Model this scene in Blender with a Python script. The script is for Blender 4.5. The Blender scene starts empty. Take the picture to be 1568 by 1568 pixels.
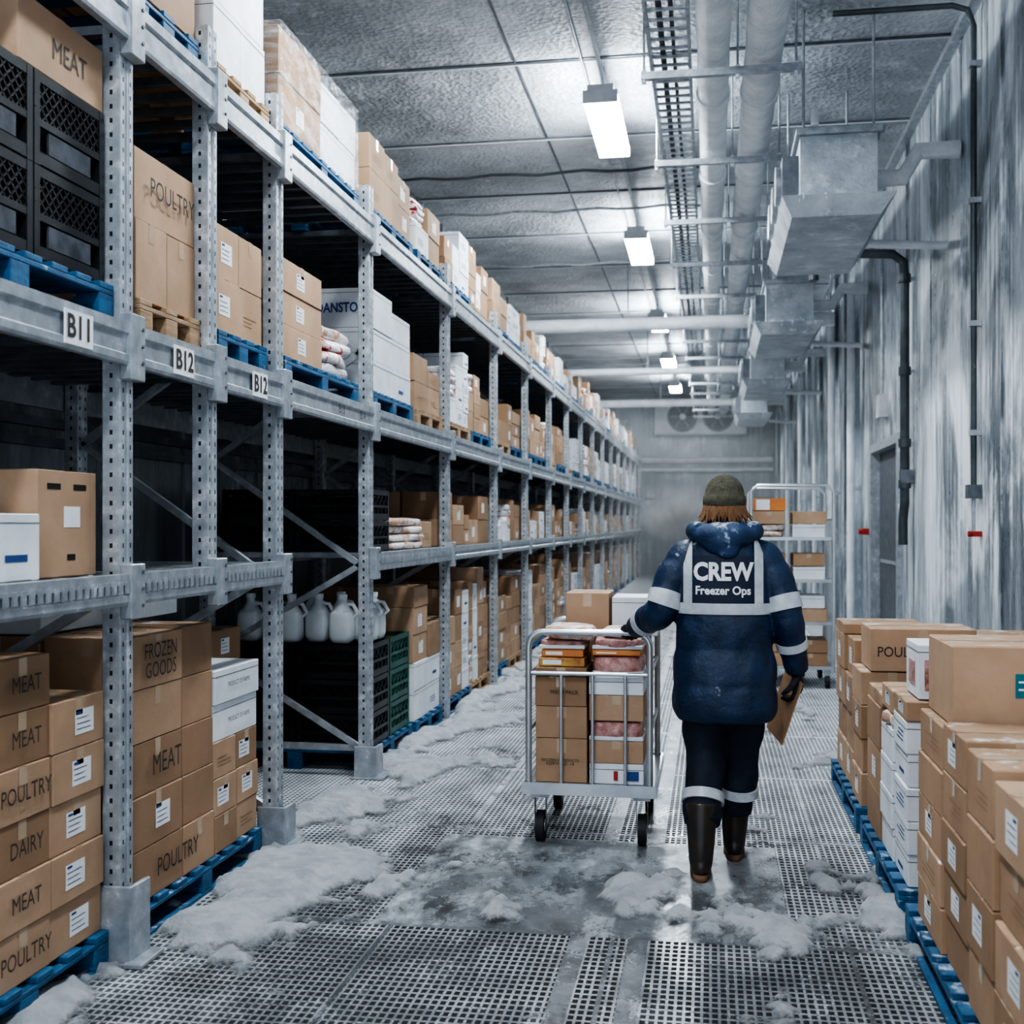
import bpy, math, random
from mathutils import Vector, Matrix, noise, Euler
from mathutils.bvhtree import BVHTree
random.seed(11)
R = random.random
def U(a, b): return a + (b - a) * R()
SC = bpy.context.scene
COL = SC.collection

# ------------------------------------------------------------------ materials
MATS = {}
def newmat(name):
    m = bpy.data.materials.new(name); m.use_nodes = True
    nt = m.node_tree
    b = nt.nodes['Principled BSDF']
    MATS[name] = m
    return m, nt, b
def N(nt, t, **kw):
    n = nt.nodes.new(t)
    for k, v in kw.items(): setattr(n, k, v)
    return n
def ramp(nt, src, p0, c0, p1, c1):
    r = N(nt, 'ShaderNodeValToRGB')
    r.color_ramp.elements[0].position = p0; r.color_ramp.elements[0].color = (*c0, 1)
    r.color_ramp.elements[1].position = p1; r.color_ramp.elements[1].color = (*c1, 1)
    nt.links.new(src, r.inputs['Fac']); return r.outputs['Color']
def noise_tex(nt, scale, stretch=(1, 1, 1), detail=6, rough=.6, dist=0):
    g = N(nt, 'ShaderNodeNewGeometry'); mp = N(nt, 'ShaderNodeMapping')
    mp.inputs['Scale'].default_value = stretch
    nt.links.new(g.outputs['Position'], mp.inputs['Vector'])
    n = N(nt, 'ShaderNodeTexNoise')
    n.inputs['Scale'].default_value = scale; n.inputs['Detail'].default_value = detail
    n.inputs['Roughness'].default_value = rough; n.inputs['Distortion'].default_value = dist
    nt.links.new(mp.outputs['Vector'], n.inputs['Vector'])
    return n.outputs['Fac']
def mixc(nt, fac, a, b):
    mx = N(nt, 'ShaderNodeMix', data_type='RGBA')
    if isinstance(fac, float): mx.inputs['Factor'].default_value = fac
    else: nt.links.new(fac, mx.inputs['Factor'])
    for s, v in ((mx.inputs[6], a), (mx.inputs[7], b)):
        if isinstance(v, tuple): s.default_value = (*v, 1)
        else: nt.links.new(v, s)
    return mx.outputs[2]
def math_(nt, op, a, b=None, c=None):
    m = N(nt, 'ShaderNodeMath', operation=op)
    for i, v in enumerate((a, b, c)):
        if v is None: continue
        if isinstance(v, (int, float)): m.inputs[i].default_value = v
        else: nt.links.new(v, m.inputs[i])
    return m.outputs[0]
def M(name, c1, c2=None, scale=6, stretch=(1, 1, 1), rough=.6, metal=0., bump=0., bscale=60, bstretch=(1, 1, 1),
      frost=0., fs=7, fstretch=(1, 1, 1), lo=.35, hi=.65, up=0., emit=0., coat=0.):
    m, nt, b = newmat(name)
    if c2 is None: c2 = tuple(x * .8 for x in c1)
    col = ramp(nt, noise_tex(nt, scale, stretch), lo, c2, hi, c1)
    b.inputs['Roughness'].default_value = rough; b.inputs['Metallic'].default_value = metal
    if frost > 0:
        f = noise_tex(nt, fs, fstretch, detail=8, rough=.7)
        if up > 0:
            g = N(nt, 'ShaderNodeNewGeometry'); s = N(nt, 'ShaderNodeSeparateXYZ')
            nt.links.new(g.outputs['Normal'], s.inputs[0])
            f = math_(nt, 'ADD', f, math_(nt, 'MULTIPLY', s.outputs['Z'], up))
        t = .78 - frost * .5
        fm = ramp(nt, f, t, (0, 0, 0), t + .16, (1, 1, 1))
        col = mixc(nt, fm, col, (.78, .82, .85))
        nt.links.new(ramp(nt, f, t, (rough,) * 3, t + .16, (.75,) * 3), b.inputs['Roughness'])
        if metal > 0: nt.links.new(ramp(nt, f, t, (metal,) * 3, t + .16, (0, 0, 0)), b.inputs['Metallic'])
    nt.links.new(col, b.inputs['Base Color'])
    if coat: b.inputs['Coat Weight'].default_value = coat
    if emit:
        b.inputs['Emission Color'].default_value = (*c1, 1); b.inputs['Emission Strength'].default_value = emit
    if bump > 0:
        bp = N(nt, 'ShaderNodeBump'); bp.inputs['Strength'].default_value = bump; bp.inputs['Distance'].default_value = .02
        nt.links.new(noise_tex(nt, bscale, bstretch), bp.inputs['Height']); nt.links.new(bp.outputs[0], b.inputs['Normal'])
    return m

card = [M('cardboard_a', (.43, .272, .168), (.34, .208, .122), scale=3, rough=.75, bump=.08, frost=.20, fs=8, up=.14),
        M('cardboard_b', (.49, .322, .208), (.39, .248, .152), scale=3, rough=.75, bump=.08, frost=.20, fs=8, up=.14),
        M('cardboard_c', (.35, .212, .126), (.28, .168, .096), scale=3, rough=.75, bump=.08, frost=.20, fs=8, up=.14)]
white_box = M('white_carton', (.80, .82, .84), (.66, .69, .73), scale=5, rough=.55, bump=.05)
tape = M('packing_tape', (.54, .40, .28), (.46, .34, .23), rough=.25)
label = M('paper_label', (.86, .87, .88), (.76, .77, .79), rough=.5)
ink = M('print_ink', (.05, .04, .035), rough=.7)
ink_blue = M('blue_ink', (.03, .08, .25), rough=.6)
teal = M('teal_mark', (.02, .18, .22), rough=.6)
slot_dark = M('dark_gap', (.015, .012, .01), rough=.9)
blue_wood = M('blue_pallet_paint', (.018, .125, .26), (.010, .065, .145), scale=9, stretch=(1, 1, 4), rough=.55, bump=.2, frost=.34, fs=10, up=.06)
nat_wood = M('pallet_wood', (.42, .29, .18), (.28, .18, .10), scale=6, stretch=(6, 1, 6), rough=.75, bump=.25, frost=.28, fs=10, up=.06)
black_pl = M('black_plastic', (.018, .02, .024), (.01, .011, .013), rough=.35, bump=.05, frost=.08, fs=14)
green_pl = M('green_plastic', (.01, .10, .07), (.008, .06, .045), rough=.4)
grey_pl = M('smoky_plastic', (.10, .11, .13), (.03, .035, .04), scale=14, rough=.3)
red_pl = M('red_print', (.55, .06, .04), (.42, .04, .03), rough=.4)
orange_pl = M('orange_print', (.70, .24, .05), (.55, .18, .05), rough=.4)
yellow_pl = M('yellow_print', (.6, .36, .06), (.35, .12, .04), scale=14, rough=.4)
bag = M('frozen_bag_film', (.82, .78, .76), (.62, .36, .24), scale=13, rough=.22, bump=.8, bscale=24, lo=.42, hi=.54)
bag_red = M('red_white_bag', (.80, .78, .78), (.55, .07, .06), scale=9, rough=.25, bump=.6, bscale=30, lo=.42, hi=.46)
meat = M('frozen_meat', (.62, .38, .35), (.34, .12, .10), scale=22, rough=.22, bump=.5, bscale=40, frost=.30, fs=14)
jugm = M('jug_plastic', (.72, .75, .77), (.62, .66, .69), rough=.35)
frostm = M('frost', (.82, .85, .88), (.7, .74, .78), rough=.8, bump=.6, bscale=40)
galv = M('galvanized_steel', (.50, .53, .56), (.32, .35, .38), scale=14, rough=.38, metal=.5, bump=.05, frost=.38, fs=14)
galv_d = M('dark_steel', (.18, .20, .22), (.10, .11, .13), scale=10, rough=.45, metal=.5, frost=.16, fs=10)
chrome = M('zinc_tube', (.62, .65, .67), (.48, .51, .54), rough=.28, metal=.75, frost=.12, fs=16)
pipe_w = M('frosted_pipe_insulation', (.88, .90, .92), (.68, .72, .76), scale=4, rough=.6, bump=.8, bscale=20, frost=.44, fs=10)
pipe_d = M('dark_pipe', (.10, .12, .13), (.06, .07, .08), rough=.45, metal=.3, frost=.24, fs=14)
unit_m = M('frosted_unit_metal', (.56, .60, .64), (.32, .36, .40), scale=3, rough=.45, metal=.2, bump=.5, bscale=30, frost=.46, fs=5)
rubber = M('rubber', (.02, .02, .022), rough=.6)
redp = M('red_valve', (.42, .03, .02), rough=.4)
boxgrey = M('junction_grey', (.6, .62, .64), rough=.5)
diffuser = M('lamp_diffuser', (.88, .95, 1.0), (.88, .95, 1.0), emit=100.)

def snow_mat():
    m, nt, b = newmat('snow')
    b.inputs['Roughness'].default_value = .85
    col = ramp(nt, noise_tex(nt, 10, detail=8), .35, (.62, .66, .70), .6, (.86, .88, .90)); nt.links.new(col, b.inputs['Base Color'])
    g = N(nt, 'ShaderNodeNewGeometry'); s = N(nt, 'ShaderNodeSeparateXYZ'); nt.links.new(g.outputs['Position'], s.inputs[0])
    a = math_(nt, 'ADD', math_(nt, 'MULTIPLY', s.outputs['Z'], 13.), math_(nt, 'MULTIPLY', noise_tex(nt, 11, detail=14, rough=.85), 1.3))
    nt.links.new(ramp(nt, a, .62, (0, 0, 0), .98, (1, 1, 1)), b.inputs['Alpha'])
    bp = N(nt, 'ShaderNodeBump'); bp.inputs['Strength'].default_value = 1.; bp.inputs['Distance'].default_value = .05
    nt.links.new(noise_tex(nt, 26, detail=10, rough=.75), bp.inputs['Height']); nt.links.new(bp.outputs[0], b.inputs['Normal'])
    return m
snow_m = snow_mat()
def upright_mat():
    m, nt, b = newmat('perforated_galvanized_steel')
    tc = N(nt, 'ShaderNodeTexCoord'); s = N(nt, 'ShaderNodeSeparateXYZ'); nt.links.new(tc.outputs['Object'], s.inputs[0])
    g = N(nt, 'ShaderNodeNewGeometry'); sn = N(nt, 'ShaderNodeSeparateXYZ'); nt.links.new(g.outputs['True Normal'], sn.inputs[0])
    nx = math_(nt, 'GREATER_THAN', math_(nt, 'ABSOLUTE', sn.outputs['X']), .7)
    ly = math_(nt, 'LESS_THAN', math_(nt, 'ABSOLUTE', math_(nt, 'SUBTRACT', math_(nt, 'ABSOLUTE', s.outputs['Y']), .026)), .005)
    lx = math_(nt, 'LESS_THAN', math_(nt, 'ABSOLUTE', s.outputs['X']), .0055)
    lat = math_(nt, 'ADD', math_(nt, 'MULTIPLY', nx, ly), math_(nt, 'MULTIPLY', math_(nt, 'SUBTRACT', 1., nx), lx))
    fz = math_(nt, 'FRACT', math_(nt, 'DIVIDE', s.outputs['Z'], .05))
    zz = math_(nt, 'LESS_THAN', math_(nt, 'ABSOLUTE', math_(nt, 'SUBTRACT', fz, .5)), .17)
    hole = math_(nt, 'MULTIPLY', lat, zz)
    col = ramp(nt, noise_tex(nt, 14), .35, (.32, .35, .38), .65, (.50, .53, .56))
    fm = ramp(nt, noise_tex(nt, 14, detail=8, rough=.75), .54, (0, 0, 0), .72, (1, 1, 1))
    col = mixc(nt, fm, col, (.78, .82, .85))
    col = mixc(nt, hole, col, (.01, .01, .012))
    nt.links.new(col, b.inputs['Base Color']); b.inputs['Roughness'].default_value = .42
    nt.links.new(math_(nt, 'MULTIPLY', math_(nt, 'SUBTRACT', 1., hole), .42), b.inputs['Metallic'])
    return m
upr_m = upright_mat()

def floor_mat():
    m, nt, b = newmat('wet_steel_grating')
    g = N(nt, 'ShaderNodeNewGeometry'); s = N(nt, 'ShaderNodeSeparateXYZ'); nt.links.new(g.outputs['Position'], s.inputs[0])
    X, Y = s.outputs['X'], s.outputs['Y']
    def cell(v, p): return math_(nt, 'ABSOLUTE', math_(nt, 'SUBTRACT', math_(nt, 'FRACT', math_(nt, 'DIVIDE', v, p)), .5))
    hole = math_(nt, 'MULTIPLY', math_(nt, 'LESS_THAN', cell(X, .028), .33), math_(nt, 'LESS_THAN', cell(Y, .042), .35))
    def between(v, a, c): return math_(nt, 'MULTIPLY', math_(nt, 'GREATER_THAN', v, a), math_(nt, 'LESS_THAN', v, c))
    plate = math_(nt, 'MULTIPLY', between(Y, 4.42, 5.75), between(X, -1.30, .30))
    strip = math_(nt, 'ADD', between(X, -.52, -.45), between(X, -.30, -.23))
    plate = math_(nt, 'MINIMUM', math_(nt, 'ADD', plate, strip), 1.)
    seamy = math_(nt, 'GREATER_THAN', cell(math_(nt, 'SUBTRACT', Y, .04), 1.46), .488)
    seamx = math_(nt, 'GREATER_THAN', cell(math_(nt, 'ADD', X, .36), .86), .49)
    seam = math_(nt, 'MAXIMUM', seamy, seamx)
    notp = math_(nt, 'SUBTRACT', 1., plate)
    hole = math_(nt, 'MULTIPLY', math_(nt, 'MULTIPLY', hole, notp), math_(nt, 'SUBTRACT', 1., seam))
    base = ramp(nt, noise_tex(nt, 3, detail=8), .3, (.17, .18, .19), .7, (.42, .44, .46))
    pl = ramp(nt, noise_tex(nt, 3.5, detail=8, stretch=(1.6, .7, 1)), .35, (.06, .065, .07), .7, (.26, .28, .30))
    base = mixc(nt, plate, base, pl)
    base = mixc(nt, seam, base, (.12, .13, .14))
    fr = noise_tex(nt, 2.6, stretch=(1.3, .7, 1), detail=14, rough=.85)
    edge = math_(nt, 'MULTIPLY', math_(nt, 'POWER', math_(nt, 'ABSOLUTE', math_(nt, 'DIVIDE', math_(nt, 'ADD', X, .55), 1.5)), 2.5), .11)
    far = math_(nt, 'MULTIPLY', math_(nt, 'MINIMUM', math_(nt, 'MAXIMUM', math_(nt, 'SUBTRACT', Y, 4.0), 0.), 3.), .045)  # frost increases with distance and also paints in the far floor's shine
    fr = math_(nt, 'ADD', math_(nt, 'ADD', fr, math_(nt, 'MINIMUM', edge, .18)), far)
    fm = ramp(nt, fr, .53, (0, 0, 0), .80, (1, 1, 1))
    fmh = math_(nt, 'MULTIPLY', fm, math_(nt, 'SUBTRACT', 1., math_(nt, 'MULTIPLY', hole, .8)))
    col = mixc(nt, hole, base, (.008, .009, .010))
    col = mixc(nt, fmh, col, (.72, .76, .80))
    nt.links.new(col, b.inputs['Base Color'])
    r = ramp(nt, noise_tex(nt, 4, detail=6), .35, (.14,) * 3, .65, (.38,) * 3)
    rr = mixc(nt, fmh, r, (.7, .7, .7)); rr = mixc(nt, hole, rr, (.9, .9, .9))
    nt.links.new(rr, b.inputs['Roughness'])
    mt = math_(nt, 'MULTIPLY', math_(nt, 'SUBTRACT', 1., math_(nt, 'MAXIMUM', hole, fmh)), .4)
    nt.links.new(mt, b.inputs['Metallic'])
    tread = math_(nt, 'MULTIPLY', math_(nt, 'GREATER_THAN', cell(math_(nt, 'ADD', X, Y), .045), .32), math_(nt, 'GREATER_THAN', cell(math_(nt, 'SUBTRACT', X, Y), .045), .18))
    h = math_(nt, 'ADD', math_(nt, 'MULTIPLY', hole, -1.), math_(nt, 'MULTIPLY', math_(nt, 'MULTIPLY', tread, plate), .5))
    h = math_(nt, 'ADD', h, math_(nt, 'MULTIPLY', noise_tex(nt, 30), .5))
    bp = N(nt, 'ShaderNodeBump'); bp.inputs['Strength'].default_value = .5; bp.inputs['Distance'].default_value = .006
    nt.links.new(h, bp.inputs['Height']); nt.links.new(bp.outputs[0], b.inputs['Normal'])
    return m
def wall_mat(name, dark, mid, fr):
    m, nt, b = newmat(name)
    n1 = noise_tex(nt, 1.3, stretch=(1.5, 1.5, .16), detail=8, rough=.65, dist=.4)
    n2 = noise_tex(nt, 5, stretch=(2.2, 2.2, .12), detail=8, rough=.7)
    n3 = noise_tex(nt, .8, stretch=(1, 1, .7), detail=10, rough=.68, dist=.6)
    col = ramp(nt, n1, .40, dark, .60, mid)
    f = math_(nt, 'ADD', math_(nt, 'MULTIPLY', n2, .38), math_(nt, 'MULTIPLY', n3, .72))
    fm = ramp(nt, f, fr, (0, 0, 0), fr + .10, (1, 1, 1))
    col = mixc(nt, fm, col, (.80, .85, .89))
    nt.links.new(col, b.inputs['Base Color'])
    nt.links.new(ramp(nt, f, fr - .1, (.18,) * 3, fr + .1, (.55,) * 3), b.inputs['Roughness'])
    b.inputs['Metallic'].default_value = .2
    bp = N(nt, 'ShaderNodeBump'); bp.inputs['Strength'].default_value = .35; bp.inputs['Distance'].default_value = .02
    nt.links.new(math_(nt, 'ADD', n2, noise_tex(nt, 35, stretch=(1, 1, .4))), bp.inputs['Height']); nt.links.new(bp.outputs[0], b.inputs['Normal'])
    return m
def ceil_mat():
    m, nt, b = newmat('frosted_ceiling_panel')
    g = N(nt, 'ShaderNodeNewGeometry')
    n1 = noise_tex(nt, .9, detail=8, rough=.6)
    col = ramp(nt, n1, .38, (.34, .365, .39), .62, (.60, .635, .67))
    f = ramp(nt, noise_tex(nt, 3.0, detail=12, rough=.8), .52, (0, 0, 0), .72, (1, 1, 1))
    col = mixc(nt, f, col, (.82, .86, .90))
    nt.links.new(col, b.inputs['Base Color'])
    b.inputs['Roughness'].default_value = .38; b.inputs['Metallic'].default_value = .05
    v = N(nt, 'ShaderNodeTexVoronoi'); v.inputs['Scale'].default_value = 22; nt.links.new(g.outputs['Position'], v.inputs['Vector'])
    bp = N(nt, 'ShaderNodeBump'); bp.inputs['Strength'].default_value = .9; bp.inputs['Distance'].default_value = .022
    nt.links.new(math_(nt, 'ADD', math_(nt, 'MULTIPLY', v.outputs['Distance'], .6), noise_tex(nt, 9, detail=10, rough=.65)), bp.inputs['Height'])
    nt.links.new(bp.outputs[0], b.inputs['Normal'])
    return m
floor_m = floor_mat(); ceil_m = ceil_mat()
wallr_m = wall_mat('frosted_wall_panel', (.12, .145, .17), (.42, .465, .51), .545)
walll_m = wall_mat('dark_wall_panel', (.15, .165, .18), (.27, .295, .32), .64)
wallb_m = wall_mat('back_wall_panel', (.20, .22, .245), (.33, .36, .39), .62)

# ------------------------------------------------------------------ mesh builder
class MB:
    def __init__(s): s.v = []; s.f = []; s.m = []; s.sm = []; s.mats = []
    def mi(s, mat):
        if mat not in s.mats: s.mats.append(mat)
        return s.mats.index(mat)
    def add(s, vs, fs, mat, smooth=False):
        o = len(s.v); s.v += [Vector(p) for p in vs]; k = s.mi(mat)
        for f in fs: s.f.append([i + o for i in f]); s.m.append(k); s.sm.append(smooth)
    def box(s, x0, x1, y0, y1, z0, z1, mat, rz=0.):
        vs = [(x0, y0, z0), (x1, y0, z0), (x1, y1, z0), (x0, y1, z0), (x0, y0, z1), (x1, y0, z1), (x1, y1, z1), (x0, y1, z1)]
        s.add(vs, [(0, 3, 2, 1), (4, 5, 6, 7), (0, 1, 5, 4), (1, 2, 6, 5), (2, 3, 7, 6), (3, 0, 4, 7)], mat)
    def quad(s, pts, mat): s.add(pts, [tuple(range(len(pts)))], mat)
    def tube(s, pts, rad, mat, n=12, caps=True, smooth=True, sq=(1, 1)):
        pts = [Vector(p) for p in pts]
        if isinstance(rad, (int, float)): rad = [rad] * len(pts)
        t = (pts[1] - pts[0]).normalized()
        a = Vector((0, 0, 1)) if abs(t.z) < .9 else Vector((0, 1, 0))
        u = t.cross(a).normalized(); vs = []
        for i, p in enumerate(pts):
            t = (pts[min(i + 1, len(pts) - 1)] - pts[max(i - 1, 0)]).normalized()
            u = (u - t * u.dot(t)).normalized(); w = t.cross(u)
            for k in range(n):
                a_ = 2 * math.pi * (k + .5) / n
                vs.append(p + (u * math.cos(a_) * sq[0] + w * math.sin(a_) * sq[1]) * rad[i])
        fs = []
        for i in range(len(pts) - 1):
            for k in range(n):
                k2 = (k + 1) % n; fs.append((i * n + k, i * n + k2, (i + 1) * n + k2, (i + 1) * n + k))
        s.add(vs, fs, mat, smooth)
        if caps: s.add(vs, [tuple(range(n - 1, -1, -1)), tuple((len(pts) - 1) * n + k for k in range(n))], mat)
    def loft(s, rings, mat, closed=True):
        n = len(rings[0]); vs = [p for r in rings for p in r]; fs = []
        for i in range(len(rings) - 1):
            for k in range(n):
                k2 = (k + 1) % n; fs.append((i * n + k, i * n + k2, (i + 1) * n + k2, (i + 1) * n + k))
        if closed: fs += [tuple(range(n - 1, -1, -1)), tuple((len(rings) - 1) * n + k for k in range(n))]
        s.add(vs, fs, mat, True)
    def ell(s, c, r, mat, p=1., nu=16, nv=10, rot=None, wob=0., wf=14):
        c = Vector(c); vs = []; sg = lambda v: math.copysign(abs(v) ** p, v)
        for j in range(nv + 1):
            ph = -math.pi / 2 + math.pi * j / nv
            for i in range(nu):
                th = 2 * math.pi * i / nu
                q = Vector((r[0] * sg(math.cos(ph)) * sg(math.cos(th)), r[1] * sg(math.cos(ph)) * sg(math.sin(th)), r[2] * sg(math.sin(ph))))
                if wob: q *= 1 + wob * noise.noise((q + c) * wf)
                if rot: q = rot @ q
                vs.append(c + q)
        fs = []
        for j in range(nv):
            for i in range(nu):
                i2 = (i + 1) % nu
                fs.append((j * nu + i, j * nu + i2, (j + 1) * nu + i2, (j + 1) * nu + i))
        s.add(vs, fs, mat, True)
    def prof(s, pr, axis, a0, a1, mat):
        n = len(pr); mk = (lambda p, a: (p[0], a, p[1])) if axis == 'y' else (lambda p, a: (p[0], p[1], a))
        vs = [mk(p, a0) for p in pr] + [mk(p, a1) for p in pr]
        fs = [(k, (k + 1) % n, n + (k + 1) % n, n + k) for k in range(n)] + [tuple(range(n - 1, -1, -1)), tuple(range(n, 2 * n))]
        s.add(vs, fs, mat)
    def build(s, name, bevel=0., parent=None, origin=None, seg=1, recalc=False):
        if origin is None:
            xs = [p.x for p in s.v]; ys = [p.y for p in s.v]; zs = [p.z for p in s.v]
            origin = ((min(xs) + max(xs)) / 2, (min(ys) + max(ys)) / 2, min(zs))
        o = Vector(origin)
        me = bpy.data.meshes.new(name); me.from_pydata([p - o for p in s.v], [], s.f)
        for mt in s.mats: me.materials.append(mt)
        me.polygons.foreach_set('material_index', s.m); me.polygons.foreach_set('use_smooth', s.sm)
        if recalc:
            import bmesh
            bm = bmesh.new(); bm.from_mesh(me); bmesh.ops.recalc_face_normals(bm, faces=bm.faces); bm.to_mesh(me); bm.free()
        me.update()
        ob = bpy.data.objects.new(name, me); ob.location = o; COL.objects.link(ob)
        if bevel:
            b = ob.modifiers.new('bevel', 'BEVEL'); b.width = bevel; b.segments = seg; b.limit_method = 'ANGLE'; b.angle_limit = math.radians(50)
        if parent: par(ob, parent)
        return ob
def par(c, p):
    c.parent = p; c.matrix_parent_inverse = Matrix.Translation(-p.location)
def empty(name, loc):
    e = bpy.data.objects.new(name, None); e.location = loc; e.empty_display_size = .2; COL.objects.link(e); return e
ROT = {'+X': (math.pi / 2, 0, math.pi / 2), '-Y': (math.pi / 2, 0, 0), '-X': (math.pi / 2, 0, -math.pi / 2)}
def text(s, loc, face, size, mat, parent, name='printed_text', bold=0., sx=1., roll=0.):
    cu = bpy.data.curves.new(name, 'FONT'); cu.body = s; cu.size = size; cu.align_x = 'CENTER'; cu.align_y = 'CENTER'
    cu.offset = bold; cu.resolution_u = 3; cu.space_line = .85
    t = bpy.data.objects.new('tmp', cu); COL.objects.link(t)
    dg = bpy.context.evaluated_depsgraph_get(); me = bpy.data.meshes.new_from_object(t.evaluated_get(dg))
    bpy.data.objects.remove(t); me.name = name
    for v in me.vertices: v.co.x *= sx
    me.materials.clear(); me.materials.append(mat)
    ob = bpy.data.objects.new(name, me); ob.location = loc; ob.rotation_euler = ROT[face]; COL.objects.link(ob)
    if parent: par(ob, parent)
    return ob

# ------------------------------------------------------------------ room
XR, XL, H, YB, YF = 1.95, -3.42, 5.42, 36.2, -1.5
m = MB(); m.box(XL - .1, XR + .1, YF, YB + .1, -.1, 0, floor_m); m.build('floor')
m = MB(); m.box(XL - .1, XR + .1, YF, YB + .1, H, H + .1, ceil_m); m.build('ceiling')
m = MB(); m.box(XL - .1, XL, YF, YB, 0, H, walll_m); m.build('wall_left')
m = MB(); m.box(XL, XR, YB, YB + .1, 0, H, wallb_m); m.build('wall_back')
m = MB()
m.box(XR, XR + .1, YF, 12.6, 0, H, wallr_m); m.box(XR, XR + .1, 12.6, 14.8, 2.52, H, wallr_m); m.box(XR, XR + .1, 14.8, YB, 0, H, wallr_m)
m.build('wall_right')
m = MB(); m.box(XR + .06, XR + .1, 12.72, 14.68, 0, 2.4, galv_d)
for a, b_ in ((12.605, 12.72), (14.68, 14.795)): m.box(XR - .05, XR + .1, a, b_, 0, 2.5, galv)
m.box(XR - .05, XR + .1, 12.72, 14.68, 2.4, 2.5, galv); m.box(XR + .02, XR + .06, 12.85, 12.93, 1.0, 1.25, chrome)
m.box(XR + .05, XR + .06, 12.8, 14.6, 1.1, 1.14, galv)
m.build('door_1')
m = MB()
y = 1.9
while y < YB: 
    m.box(XL, XR, y, y + .03, H - .012, H, galv_d); m.box(XL, XR, y + .03, y + .045, H - .02, H, frostm); y += 1.95
m.box(-1.62, -1.6, YF, YB, H - .01, H, galv_d)
m.build('trim_1')
m = MB()
y = .6
while y < YB - .3:
    if not 12.4 < y < 15: m.box(XR - (.05 if y > 15 else .012), XR, y, y + (.12 if y > 15 else .03), 0, H, wallr_m)
    y += 1.3
m.box(XR - .08, XR, YF, YB, H - .06, H, galv)
m.build('trim_2')
m = MB()
y = 1.
while y < YB - .3: m.box(XL, XL + .02, y, y + .05, 0, H, walll_m); y += 1.25
for z in (.6, 1.95, 2.05, 3.1): m.box(XL + .0, XL + .05, YF, YB, z, z + .05, galv_d)
m.build('trim_3')
m = MB(); m.tube([(-2.2, YB - .12, 3.5), (1.85, YB - .12, 3.5)], .09, pipe_w); m.tube([(-2.2, YB - .12, 3.2), (1.85, YB - .12, 3.2)], .06, pipe_w)
m.box(-2, 1.85, YB - .05, YB, 2.3, 2.36, galv_d); m.build('wall_pipe')
ROOM = set(COL.objects)

# ------------------------------------------------------------------ rack
FX = -2.05; RX = -3.15
UPS = [2.1, 3.79, 5.30, 6.85, 9.02, 11.15, 13.1, 15.1, 17.0, 18.9, 20.8, 22.8, 24.8, 26.8, 28.8, 30.8, 32.8, 34.8]
LV = [(1.32, .11), (2.185, .15), (3.33, .15)]
TOP = [c + h / 2 for c, h in LV]
rack = empty('pallet_rack', (FX - .5, 18, 0))
def upright(x, y, z0, z1, k, flip=1):
    m = MB(); w = .047
    pr = [(.035, -w), (.035, -.014), (.028, -.010), (.028, .010), (.035, .014), (.035, w), (-.035, w), (-.035, -w)]
    m.prof([(p[0] * flip, p[1]) for p in pr], 'z', 0, z1 - z0, upr_m)
    ob = m.build('upright_%d' % k, bevel=.003, origin=(0, 0, 0), recalc=True); ob.location = (x, y, z0); par(ob, rack)
k = 0
parts = MB(); brace = MB()
for i, y in enumerate(UPS):
    k += 1; upright(FX - .035, y, 0, 3.62, k); k += 1; upright(RX + .035, y, 0, 3.62, k, -1)
    parts.box(FX - .12, FX + .04, y - .08, y + .08, 0, .012, galv); parts.box(RX - .03, RX + .1, y - .07, y + .07, 0, .012, galv)
    zs = [.18, .75, 1.3, 1.95, 2.6, 3.2, 3.5]
    brace.box(RX + .06, FX - .06, y - .012, y + .012, .16, .20, galv_d if i < 3 else galv); brace.box(RX + .06, FX - .06, y - .012, y + .012, 3.50, 3.54, galv)
    for j in range(len(zs) - 2):
        a, b_ = (RX + .07, FX - .07) if j % 2 else (FX - .07, RX + .07)
        brace.tube([(a, y, zs[j]), (b_, y, zs[j + 1])], .024, galv, n=4, smooth=False)
upright(FX - .035, 4.52, 1.26, 3.62, 99)
for y in (3.79, 5.30, 6.85):
    hh = .28 if y < 5 else .20
    parts.prof([(FX + .050, y - .070), (FX + .056, y + .070), (FX + .045, y + .070), (FX + .036, y + .05), (FX + .036, y - .05), (FX + .03, y - .055), (FX - .09, y - .055), (FX - .09, y - .070)], 'z', 0, hh, galv)
    parts.box(FX + .03, FX + .10, y - .09, y + .09, 0, .02, galv)
def beam(m, x, y0, y1, zc, h, s=1):
    a = zc - h / 2; t = zc + h / 2
    pr = [(0, a), (.028, a), (.032, a + .012), (.032, a + .035), (.022, a + .042), (.022, t - .045), (.032, t - .038), (.032, t), (-.02, t), (-.02, t - .02), (0, t - .02)]
    m.prof([(x + p[0] * s, p[1]) for p in pr], 'y', y0, y1, galv)
beams = MB()
for i in range(len(UPS) - 1):
    y0, y1 = UPS[i], UPS[i + 1]
    for l, (zc, h) in enumerate(LV):
        if l == 0 and i == 2: continue
        beam(beams, FX + .004, y0, y1, zc, h); beam(beams, RX - .004, y0, y1, zc, h, -1)
        n = max(4, int((y1 - y0) / (.16 if y0 < 12 else .3)))
        for j in range(1, n): 
            yy = y0 + (y1 - y0) * j / n
            beams.box(RX + .01, FX, yy - .02, yy + .02, zc + h / 2 - .035, zc + h / 2 - .002, galv if l == 0 else galv_d)
        if l == 0:
            q = y0 + .08
            while q < y1 - .08 and y0 < 9: beams.box(FX + .034, FX + .042, q, q + .022, zc - .012, zc + .03, galv); q += .045
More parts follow.
